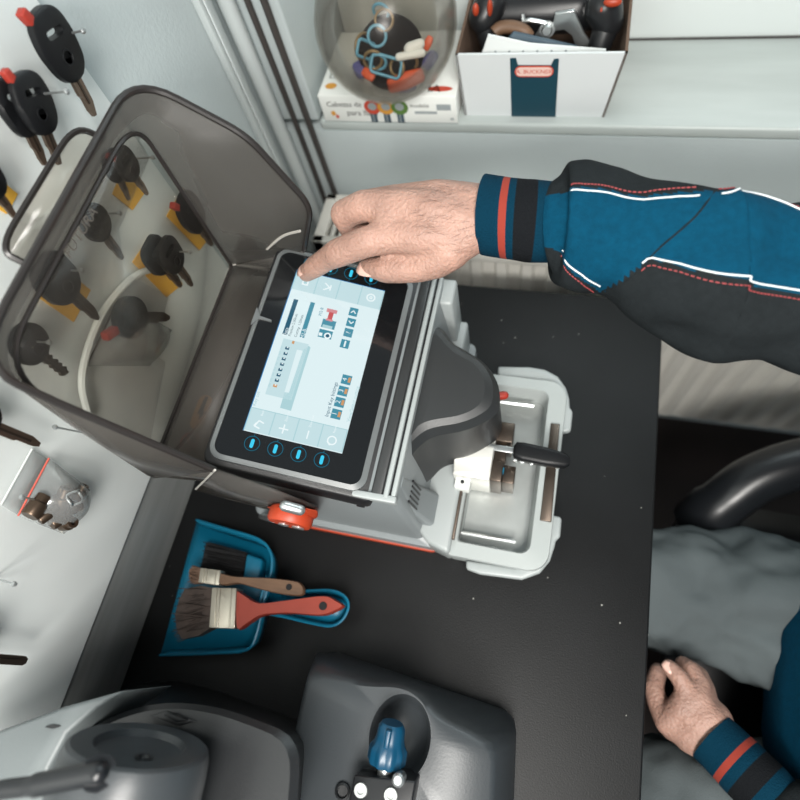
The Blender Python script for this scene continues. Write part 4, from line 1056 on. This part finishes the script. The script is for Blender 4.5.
# ================================================================ THE PERSON, SEATED AT THE BENCH FACING THE WALL
PE = thing('person', 'person in blue and grey work jacket seated at the bench, fingertip on the touch screen', 'person', (1.1, .02, ZF))
def Q(px, py, z): return PZ(px, py, z)
body = MB()
def chain(pts):
    """tapered limb through (point, radius) joints"""
    for (p, r), (q, s_) in zip(pts, pts[1:]): body.capsule(p, q, r, s_, 16)
def joint(px, py, z, rpx): p = PZ(px, py, z); return (p, rp(rpx, p))
# right hand, index finger on the screen
W = [joint(462, 240, .322, 21), joint(480, 226, .331, 24), joint(482, 212, .334, 26), joint(484, 205, .326, 20)]
KN = [joint(392, 236, .327, 17), joint(386, 207, .336, 18), joint(396, 202, .318, 17), joint(412, 199, .298, 14)]
for w, k in zip(W, KN): chain([w, ((w[0] + k[0]) / 2 + V((0, 0, .004)), (w[1] + k[1]) / 2 * 1.12), k])
for a, c in zip(W, W[1:]): chain([a, c])
for a, c in zip(KN, KN[1:]): chain([a, c])
m1 = [((w[0] + k[0]) / 2, (w[1] + k[1]) / 2 * 1.05) for w, k in zip(W, KN)]
for a, c in zip(m1, m1[1:]): chain([a, c])
chain([KN[0], joint(366, 242, .324, 15.5), joint(338, 253, .308, 14.5), joint(327, 259, .294, 12), joint(314, 267.5, .275, 11), joint(306.5, 273.5, .2585, 8.6)])
chain([KN[1], joint(364, 206, .335, 16), joint(344.5, 214, .322, 14.5), joint(352, 229, .300, 12.5), joint(372, 240, .286, 11.5), joint(388, 243, .285, 10)])
chain([KN[2], joint(372, 204, .310, 15), joint(358, 210, .292, 13.5), joint(370, 226, .276, 12), joint(388, 236, .270, 10.5)])
chain([KN[3], joint(394, 202, .286, 12.5), joint(380, 208, .270, 11.5), joint(390, 222, .262, 10.5), joint(404, 232, .262, 9.5)])
chain([joint(450, 250, .316, 21), joint(436, 260, .306, 19), joint(420, 267, .298, 15.5), joint(400, 268.5, .293, 15), joint(386, 269, .289, 14.2), joint(374, 268, .284, 11), joint(369.5, 266.5, .281, 9.5)])
chain([joint(454, 238, .322, 25), joint(420, 246, .312, 18)])
# right arm
SR, ER = V((1.13, .27, .37)), V((.80, .36, .285))
wr = Q(489, 217, .329)
chain([(wr, rp(31, wr)), (Q(540, 222, .331), rp(29, wr)), (Q(570, 226, .33), rp(33, wr)), (ER, .06)]); chain([(ER, .06), (SR, .085)])
# left hand resting between the legs
def lj(px, py, z, r): return joint(px, py, z, r)
LW = lj(716, 742, -.14, 23)
LK = [lj(668, 722, -.15, 13), lj(682, 708, -.135, 14), lj(697, 700, -.13, 13), lj(706, 700, -.145, 11)]
for k in LK: chain([(LW[0], LW[1]), ((LW[0] + k[0]) / 2, LW[1] * .92), k])
for a, c in zip(LK, LK[1:]): chain([a, c])
chain([LK[0], lj(659, 706, -.16, 10.5), lj(653.5, 688, -.165, 9.5), lj(658, 672, -.175, 8.5)])
chain([LK[1], lj(686, 690, -.13, 9.5), lj(679, 677, -.128, 9), lj(669, 667, -.132, 7.8)])
chain([LK[2], lj(700, 684, -.14, 9.5), lj(691, 670, -.15, 9), lj(683, 664, -.165, 7.8)])
chain([LK[3], lj(706, 690, -.16, 9), lj(700, 675, -.18, 8), lj(692, 668, -.19, 7)])
chain([(LW[0], LW[1]), lj(672, 728, -.165, 12), lj(662, 716, -.185, 9.5), lj(660, 700, -.2, 8)])
SL, EL = V((1.13, -.23, .37)), V((1.06, -.26, .0))
LAX = (EL - Q(712, 737, -.135)).normalized()
chain([LW, (Q(712, 737, -.135) + LAX * .02, rp(21, LW[0])), (Q(712, 737, -.135) + LAX * .14, .036), (EL, .055), (SL, .085)])
# trunk, neck, head, legs
HIP = V((1.13, .02, -.24)); CH = V((1.12, .02, .22)); NK = V((1.06, .02, .48)); HD = V((1.02, .02, .66))
chain([(HIP + V((0, .09, 0)), .13), (CH + V((0, .07, 0)), .14)]); chain([(HIP + V((0, -.09, 0)), .13), (CH + V((0, -.07, 0)), .14)])
chain([(CH, .13), (V((1.12, .02, .34)), .09), (NK, .066), (HD, .066)]); chain([(SL, .085), (V((1.11, .02, .38)), .1), (SR, .085)])
body.ball(HD + V((-.005, 0, .04)), (.115, .095, .135), n=20); body.ball(HD + V((-.055, 0, -.035)), (.06, .062, .07), n=16)
body.capsule(HD + V((-.112, 0, .035)), HD + V((-.135, 0, -.004)), .012, .018); body.ball(HD + V((-.112, 0, -.052)), (.012, .03, .009)); 
for s in (-1, 1): body.ball(HD + V((.01, .1 * s, .02)), (.026, .012, .038))
RK, LKn = V((.52, .155, -.26)), V((.53, -.20, -.26))
for s, k in ((.115, RK), (-.085, LKn)):
    chain([(V((1.12, s, -.235)), .10), (V((.86, s * .55 + k.y * .45 + .012, -.25)), .07), (k, .05), (k + V((.03, 0, -.5)), .045)])
bo_ = body.build('body', ['skin'], PE, smooth=180)
md = bo_.modifiers.new('one_skin', 'REMESH'); md.mode = 'VOXEL'; md.voxel_size = .0028 * S; md.use_smooth_shade = True
md = bo_.modifiers.new('soft', 'SMOOTH'); md.factor = .5; md.iterations = 7
# fine dark hairs on the wrist and the back of the hand
bpy.context.view_layer.update()
dg_ = bpy.context.evaluated_depsgraph_get(); ev_ = bo_.evaluated_get(dg_); o0 = ORI[PE.name]
hr_ = MB()
for k in range(110):
    px_ = random.uniform(418, 486); py_ = random.uniform(186, 262) if px_ > 455 else random.uniform(186, 236)
    e0 = PZ(px_, py_, .40); d0 = ray(px_, py_).normalized()
    ok_, lo0, no0, _ = ev_.ray_cast((e0 - o0) * S - d0 * .03, d0)
    if not ok_: continue
    w0 = lo0 / S + o0; dd = V((-.8 + random.uniform(-.3, .3), random.uniform(-.9, .2), 0)); dd = (dd - no0 * dd.dot(no0)).normalized()
    l0 = random.uniform(.007, .013); hr_.tube([w0, w0 + dd * l0 * .5 + no0 * .0014, w0 + dd * l0 + no0 * .0012], [.00013, .00011, .00005], 4)
if hr_.v:
    ho_ = hr_.build('arm_hair', 'arm_hair', PE); ho_['kind'] = 'stuff'
# nails
def nail(p, ax, up, w, l, par=bo_):
    F = frame(p, ax, up.cross(ax)); b = MB(); rings = []
    for i in range(5):
        u = -l + 2 * l * i / 4; k = w * (1 - .45 * max(0, abs(i / 4 - .45) * 2 - .3) ** 2)
        rings.append([F @ V((u, k * math.sin(t), k * .45 * (math.cos(t) - 1))) for t in [-1.2 + 2.4 * j / 6 for j in range(7)]])
    b.loft(rings, cap=False, closed=False); return b.build('fingernail', 'nail', par, solid=.0008, smooth=80)
toc = lambda p: (CC - p).normalized()
p0, p1 = Q(314, 267.5, .275), Q(304, 275, .256)
nn0 = V((-.75, -.12, .55)); nn0 = (nn0 - (p1 - p0).normalized() * nn0.dot((p1 - p0).normalized())).normalized()
nail(Q(306.5, 273.5, .2585).lerp(Q(314, 267.5, .275), .25) + nn0 * .0104, (p1 - p0), nn0, .0085, .0095)
p0, p1 = Q(386, 269, .289), Q(366, 266, .281)
nail(Q(366.5, 266, .2875), (p1 - p0), V((-.75, .1, .75)), .0125, .0125)
nail(Q(668.5, 667, -.122), (Q(668, 666, -.13) - Q(679, 677, -.126)), V((-.3, .2, .9)), .007, .008)
# face
hd = MB(); 
for s in (-1, 1): hd.ball(HD + V((-.098, .04 * s, .045)), (.012, .018, .012), n=12)
hd.build('eye', 'card_white', bo_); 
for s in (-1, 1): MB().ball(HD + V((-.108, .04 * s, .045)), (.004, .008, .008), n=10).build('iris', 'hair', bo_)
MB().capsule(HD + V((-.117, -.02, -.055)), HD + V((-.117, .02, -.055)), .006, .006).build('mouth', 'skin_deep', bo_)
hb_ = MB()
rings = []
for i in range(9):
    th = PI * .5 * (i + .3) / 8.5
    rings.append([HD + V((.012 + .122 * math.sin(th) * math.cos(t), .102 * math.sin(th) * math.sin(t), .05 + .138 * math.cos(th) - .05 * (i / 8) * (math.cos(t) > -.3))) for t in [2 * PI * k / 28 for k in range(28)]])
hb_.loft(rings).build('hair', 'hair', PE, smooth=80)

# ---- clothes
def cloth_rings(stations, n=56, wr=.004, sc=26, seed=0, sub=6, bmul=.92, twist=True):
    """stations: (centre, e1 half vector, depth radius); rings follow e1 cos + e2 sin with folds"""
    C_ = [s_[0] for s_ in stations]; E_ = [s_[1] for s_ in stations]; B_ = [s_[2] for s_ in stations]
    Cs = smooth_path(C_, sub); Es = smooth_path(E_, sub); Bs = [v.x for v in smooth_path([V((x, 0, 0)) for x in B_], sub)]
    rings = []
    for i, (c, e, q) in enumerate(zip(Cs, Es, Bs)):
        t = (Cs[min(i + 1, len(Cs) - 1)] - Cs[max(i - 1, 0)]).normalized()
        e1 = e - t * e.dot(t); e2 = t.cross(e1).normalized()
        if e2.dot(CC - c) < 0: e2 = -e2
        ring = []
        for k in range(n):
            a = 2 * PI * k / n
            p = c + e * math.cos(a) + e2 * q * math.sin(a)
            d = (p - c).normalized()
            f = noise.noise(V((p.x * sc * .6 + seed, p.y * sc, p.z * sc))) + .5 * noise.noise(V((p.x * sc * 1.7, p.y * sc * 1.2 + seed, p.z * sc * 2)))
            ring.append(p + d * wr * f)
        rings.append(ring)
    return rings
def st(xt, yt, xb, yb, z, k=.9):
    c = PZ((xt + xb) / 2, (yt + yb) / 2, z); dep = depth(c)
    e = (atd(xt, yt, dep) - atd(xb, yb, dep)) / 2
    return (c, e, e.length * k)
cuff_s = [st(489, 176, 480, 253.5, .331), st(504, 178.5, 497, 257, .332), st(522, 181, 516, 260, .332), st(540, 182.5, 534, 262, .331), st(556, 183.5, 551, 261.5, .330), st(566, 186, 561, 258, .330)]
slv = [st(553, 186, 549, 262, .331, 1.0), st(558, 177, 553, 272, .331, .98), st(567, 169.5, 560, 282, .33), st(580, 168.5, 575, 288), st(602, 173, 600, 293, .326), st(630, 180, 628, 311, .32)] if False else None
slv = [st(558, 187, 553, 260, .331, .98), st(560, 180, 555, 268, .331, .95), st(568, 169.5, 561, 281, .330), st(583, 169, 578, 288, .329), st(604, 174, 601, 293, .327), st(632, 181, 630, 313, .322), st(660, 187, 659, 331, .317), st(690, 190.5, 688, 348, .312), st(711, 192, 709, 355, .308), st(722, 197, 721, 356.5, .306), st(745, 203, 744, 358.5, .302), st(772, 206.5, 772, 364.5, .297), st(800, 208, 800, 373, .293), st(830, 210, 832, 384, .29)]
def man(c, e, q): return (V(c), V(e), q)
slv += [man((.86, .355, .29), (-.02, .098, .02), .098), man((.95, .325, .32), (.005, .106, .02), .106), man((1.05, .295, .355), (.02, .118, .03), .118), man((1.12, .25, .375), (.02, .13, .02), .125), man((1.15, .16, .38), (.02, .13, .01), .11)]
R_ = cloth_rings(cuff_s, 56, .0012, 40, 3, 6)
nst = len(R_)
def cuffm(i, j):
    f = i / (nst - 1)
    return 2 if .20 < f < .28 else (1 if .34 < f < .56 else 0)
# folded edge at the hand
inner = [[p + (sum(R_[0], V()) / 56 - p) * .10 + (R_[0][0] - R_[6][0]) * 0 for p in R_[0]]]
inn2 = [[p + (sum(R_[6], V()) / 56 - p) * .16 for p in R_[6]]]
def cm(i, j): return 0 if i < 2 else cuffm(i - 2, j)
cuff = MB().loft(inn2 + inner + R_, cap=False, mf=cm)
JK = None
NR = 160
R2 = cloth_rings(slv, NR, .012, 17, 1.5, 7)
nS = len(R2)
def tpix(p):
    c = CM.transposed() @ (p - CC); return 400 + FP * c.x / -c.z, 400 - FP * c.y / -c.z
# seam heights along the sleeve, as a share of the half width at each station (station index : upper, lower)
def seam(i):
    x = i / 7.0
    up = [(0, .42), (2, .30), (3, .34), (5, .46), (6, .60), (7.4, .72), (8.2, .80), (9, .86), (10, .82), (11, .76), (12, .70), (14, .66), (18, .6)]
    lo = [(0, -.72), (2, -.80), (3, -.88), (3.9, -1.0), (4.1, -.98), (5.2, -.36), (6, -.30), (8, -.26), (9, -.30), (11, -.30), (12, -.22), (14, -.3), (18, -.4)]
    def ev(T):
        for (a, b_), (c, d) in zip(T, T[1:]):
            if a <= x <= c: return b_ + (d - b_) * (x - a) / max(c - a, 1e-6)
        return T[-1][1]
    return ev(up), ev(lo)
def sm(i, j):
    a = 2 * PI * (j + .5) / NR; u, l = seam(i + .5)
    return 1 if (math.sin(a) > -.15 and l < math.cos(a) < u) else 0
sl = MB().loft(R2, cap=False, mf=sm)
jk = MB()
def tz(c, hx, hy, seed):
    ring = []
    for k in range(56):
        a = 2 * PI * k / 56; d = V((math.cos(a), math.sin(a), 0)); sx = abs(d.x) ** .8 * (1 if d.x > 0 else -1); sy = abs(d.y) ** .8 * (1 if d.y > 0 else -1)
        p = V(c) + V((hx * sx, hy * sy, 0)); f = noise.noise(p * 9) + .5 * noise.noise(p * 22); ring.append(p + d * .012 * f)
    return ring
T_st = [(-.30, 1.10, .165, .235), (-.27, 1.09, .185, .24), (-.2, 1.085, .19, .245), (-.1, 1.085, .19, .245), (.0, 1.09, .185, .25), (.12, 1.105, .175, .255), (.24, 1.115, .165, .265), (.34, 1.12, .145, .265), (.41, 1.115, .12, .22), (.45, 1.10, .10, .15), (.48, 1.08, .085, .10), (.53, 1.07, .08, .09), (.54, 1.07, .074, .084)]
zz = smooth_path([V((cx_, hx, hy)) for z, cx_, hx, hy in T_st], 3); zv = [v.x for v in smooth_path([V((z, 0, 0)) for z, *_ in T_st], 3)]
RT_ = [tz((v.x, .02, z), v.y, v.z, 0) for v, z in zip(zz, zv)]
nT = len(RT_)
jk.loft(RT_, cap=False, mf=lambda i, j: 0 if (i < 4 or i > nT - 7 or 10 < j < 18 or 38 < j < 46) else 1)
jacket = jk.build('jacket', ['cloth_grey', 'cloth_blue'], PE, solid=.004, smooth=80)
sleeve = sl.build('sleeve', ['cloth_grey', 'cloth_blue'], jacket, solid=.003, smooth=80)
cuff.build('cuff', ['knit_teal', 'knit_dark', 'knit_orange'], jacket, smooth=80)
def piping(i0, i1, which, off, m, r, dash=False):
    pts = []
    for i in range(i0, i1 + 1):
        u, l = seam(i); t = (u if which == 'u' else l) + off
        t = max(-.999, min(.999, t)); a = math.acos(t); kf = a / (2 * PI) * NR; k0 = int(kf); fr2 = kf - k0
        c = sum(R2[i], V()) / NR; p = R2[i][k0 % NR].lerp(R2[i][(k0 + 1) % NR], fr2); pts.append(p + (p - c).normalized() * .0022)
    b = MB()
    if dash:
        pts = smooth_path(pts, 3)
        for k in range(0, len(pts) - 2, 3): b.tube([pts[k], pts[k + 1], pts[k + 2]], r, 5)
    else: b.tube(pts, r, 6)
    return b.build('piping', m, jacket, smooth=80)
piping(12, 46, 'u', -.06, 'pipe_white', .0008); piping(12, 46, 'u', .05, 'pipe_red', .0007, True)
piping(50, 96, 'u', -.05, 'pipe_white', .0009); piping(50, 96, 'u', .03, 'pipe_red', .0007, True)
piping(8, 27, 'l', .05, 'pipe_white', .0009); piping(8, 26, 'l', -.03, 'pipe_red', .0007, True)
piping(35, 96, 'l', .03, 'pipe_white', .0009); piping(35, 96, 'l', -.06, 'pipe_red', .0007, True)
def seam_line(pts, m):
    out = []
    for i, t in pts:
        a = math.acos(t); kf = a / (2 * PI) * NR; k0 = int(kf); c = sum(R2[i], V()) / NR
        q_ = R2[i][k0 % NR].lerp(R2[i][(k0 + 1) % NR], kf - k0); out.append(q_ + (q_ - c).normalized() * .0014)
    MB().tube(smooth_path(out, 3), .0009, 6).build('seam', m, jacket, smooth=80)
seam_line([(36, -.38), (39, -.10), (42, .14), (45, .36), (47, .52), (49, .68)], 'cloth_grey')
seam_line([(28, -.985), (30, -.90), (32, -.76), (34, -.60), (36, -.42)], 'cloth_grey')
# left sleeve with its cuff
def st2(p, q, along, k=1.0):
    return (V(p), V(q), V(q).length * k)
lw0 = Q(712, 737, -.135); lax = (EL - lw0).normalized(); lup = V((0, 0, 1)) - lax * lax.z; lup.normalize()
r0 = rp(27, lw0)
cst = [(lw0 + lax * d, lup * r0 * k, r0 * k) for d, k in ((.0, 1.0), (.025, 1.0), (.05, 1.02), (.075, 1.0), (.09, .95))]
Rl = cloth_rings(cst, 48, .0012, 40, 5, 6); nl = len(Rl)
inl = [[p + (sum(Rl[6], V()) / 48 - p) * .16 for p in Rl[6]]]
def cml(i, j):
    f = (i - 1) / (nl - 1); return 2 if .26 < f < .36 else (1 if .46 < f < .70 else 0)
MB().loft(inl + Rl, cap=False, mf=cml).build('cuff', ['knit_teal', 'knit_dark', 'knit_orange'], jacket, smooth=80)
sst = [(lw0 + lax * .085, lup * r0 * .98, r0 * .98), (lw0 + lax * .10, lup * r0 * 1.3, r0 * 1.3), (lw0 + lax * .16, lup * r0 * 1.55, r0 * 1.5), (lw0.lerp(EL, .75), lup * .09, .09), (EL + V((.02, -.01, .02)), lup * .07 + V((.07, -.03, 0)), .1), (EL.lerp(SL, .4), V((.105, 0, .0)), .105), (EL.lerp(SL, .8), V((.12, 0, .02)), .12), (SL + V((.01, .03, .01)), V((.10, -.04, .07)), .125), (SL + V((.01, .12, .01)), V((.10, 0, .08)), .11)]
Rs = cloth_rings(sst, 56, .009, 17, 7, 6)
MB().loft(Rs, cap=False, mf=lambda i, j: 1 if (j < 12 or j > 44) and i > 8 else 0).build('sleeve', ['cloth_grey', 'cloth_blue'], jacket, solid=.003, smooth=80)
# trousers
tb = MB()
def tch(pts):
    for (p, r), (q, s_) in zip(pts, pts[1:]): tb.capsule(p, q, r, s_, 20)
for s, k, a in ((.13, RK, .0), (-.13, LKn, 0)):
    tch([(V((1.12, s, -.235)), .135), (V((.86, s * .55 + k.y * .45 + .012, -.25)), .108), (k, .085), (k + V((.02, 0, -.25)), .088), (k + V((.04, 0, -.56)), .078)])
tch([(V((1.14, .13, -.22)), .14), (V((1.14, -.10, -.22)), .14)]); tch([(V((1.03, .06, -.24)), .10), (V((1.07, -.03, -.24)), .10)])
tr_o = tb.build('trousers', 'trouser_grey', PE, smooth=180)
md = tr_o.modifiers.new('one', 'REMESH'); md.mode = 'VOXEL'; md.voxel_size = .008 * S; md.use_smooth_shade = True
md = tr_o.modifiers.new('soft', 'SMOOTH'); md.factor = .5; md.iterations = 10
for nm, sc_, amt in (('fold_large', .07, .046), ('fold_small', .03, .018)):
    tx = D.textures.new(nm, 'CLOUDS'); tx.noise_scale = sc_; tx.noise_depth = 1
    md = tr_o.modifiers.new(nm, 'DISPLACE'); md.texture = tx; md.strength = amt * S; md.mid_level = .5
md = tr_o.modifiers.new('soft2', 'SMOOTH'); md.factor = .5; md.iterations = 3
for k in (RK, LKn):
    a = k + V((.04, 0, -.6)); 
    rings = []
    for x, h, w_ in ((.09, .05, .03), (.07, .09, .045), (.0, .1, .05), (-.08, .07, .055), (-.18, .05, .055), (-.23, .03, .035)):
        rings.append([V((a.x + x, a.y + w_ * math.cos(t), ZF + .001 + h * .5 + h * .5 * math.sin(t))) for t in [2 * PI * i / 18 for i in range(18)]])
    MB().loft(rings).build('shoe', 'shoe', PE, smooth=60)

# ================================================================ CHAIR
CHR = thing('office_chair', 'black glossy office chair under the seated person beside the radiator', 'chair', (1.16, .02, ZF))
b = MB().loft([[V((x, y, z)) for x, y in rrect(.80 + i_, -.30 + i_, 1.42 - i_, .36 - i_, .10, 6)] for z, i_ in ((-.46, .03), (-.44, .0), (-.40, .0), (-.385, .02), (-.38, .06))])
b.build('seat', 'chair_black', CHR, smooth=50)
b = MB().loft([[V((1.40 + .06 * (z + .3) + d, y, z + zz_)) for d, y, zz_ in ((-.02, -.24, 0), (.03, -.24, 0), (.05, .02, 0), (.03, .28, 0), (-.02, .28, 0), (0, .02, 0))] for z in (-.26, -.1, .1, .3, .42)]); b.build('backrest', 'chair_black', CHR, bevel=.01, seg=3)
for y, s in ((.375, 1), (-.335, -1)):
    pts = smooth_path([V((1.22, y, -.42)), V((1.24, y + .03 * s, -.3)), V((1.16, y + .03 * s, -.215)), V((1.0, y + .03 * s, -.20)), V((.90, y - .01 * s, -.215)), V((.845, y - .06 * s, -.25)), V((.82, y - .09 * s, -.30))], 6)
    MB().tube(pts, [.025] * 8 + [.042] * (len(pts) - 14) + [.046] * 6, 14).build('armrest', 'chair_black', CHR, smooth=60)
MB().lathe([(.03, -.84), (.03, -.6), (.022, -.6), (.022, -.45)], Matrix.Translation((1.12, .03, 0)), 20).build('column', 'silver', CHR)
for k in range(5):
    a = 2 * PI * k / 5 + .3; d = V((math.cos(a), math.sin(a), 0)); o_ = V((1.12, .03, 0))
    MB().tube([o_ + V((0, 0, -.82)), o_ + d * .2 + V((0, 0, -.83)), o_ + d * .36 + V((0, 0, -.855))], [.03, .024, .02], 10).build('base_arm', 'chair_black', CHR)
    MB().lathe([(.0001, -.014), (.03, -.014), (.033, -.01), (.033, .01), (.03, .014), (.0001, .014)], frame(o_ + d * .36 + V((0, 0, ZF + .034)), d, (0, 0, 1)), 20).build('caster', 'black_plastic', CHR)
# ================================================================ LIGHT AND CAMERA
wd = D.worlds.new('World'); bpy.context.scene.world = wd; wd.use_nodes = True
bg = wd.node_tree.nodes['Background']; bg.inputs['Color'].default_value = (.86, .95, 1.0, 1); bg.inputs['Strength'].default_value = .30
def area(name, loc, target, sx, sy, watts, col):
    l = D.lights.new(name, 'AREA'); l.shape = 'RECTANGLE'; l.size = sx * S; l.size_y = sy * S; l.energy = watts; l.color = col
    o = D.objects.new(name, l); COL.objects.link(o); o.location = V(loc) * S
    o.rotation_euler = (V(target) - V(loc)).to_track_quat('-Z', 'Y').to_euler(); return o
area('ceiling_lamp', (.9, -.5, 1.75), (.25, .15, 0), .7, .4, 17, (1, .97, .92))
area('ceiling_lamp', (.62, -.8, 1.2), (.2, .1, .1), .5, .3, 13, (1, .97, .92))
area('daylight', (.95, 1.6, 1.2), (.4, .1, .1), 1.2, .9, 9, (.9, .97, 1))
cam = D.cameras.new('Camera'); co = D.objects.new('Camera', cam); COL.objects.link(co)
m4 = CM.to_4x4(); m4.translation = CC * S; co.matrix_world = m4
cam.sensor_width = 36; cam.lens = FP / 800 * 36; cam.clip_start = .02
cam.dof.use_dof = True; cam.dof.focus_distance = .62 * S; cam.dof.aperture_fstop = 4.0
sc = bpy.context.scene; sc.camera = co
sc.view_settings.view_transform = 'Standard'; sc.view_settings.look = 'None'; sc.view_settings.exposure = 0; sc.view_settings.gamma = 1
sc.view_settings.use_curve_mapping = False
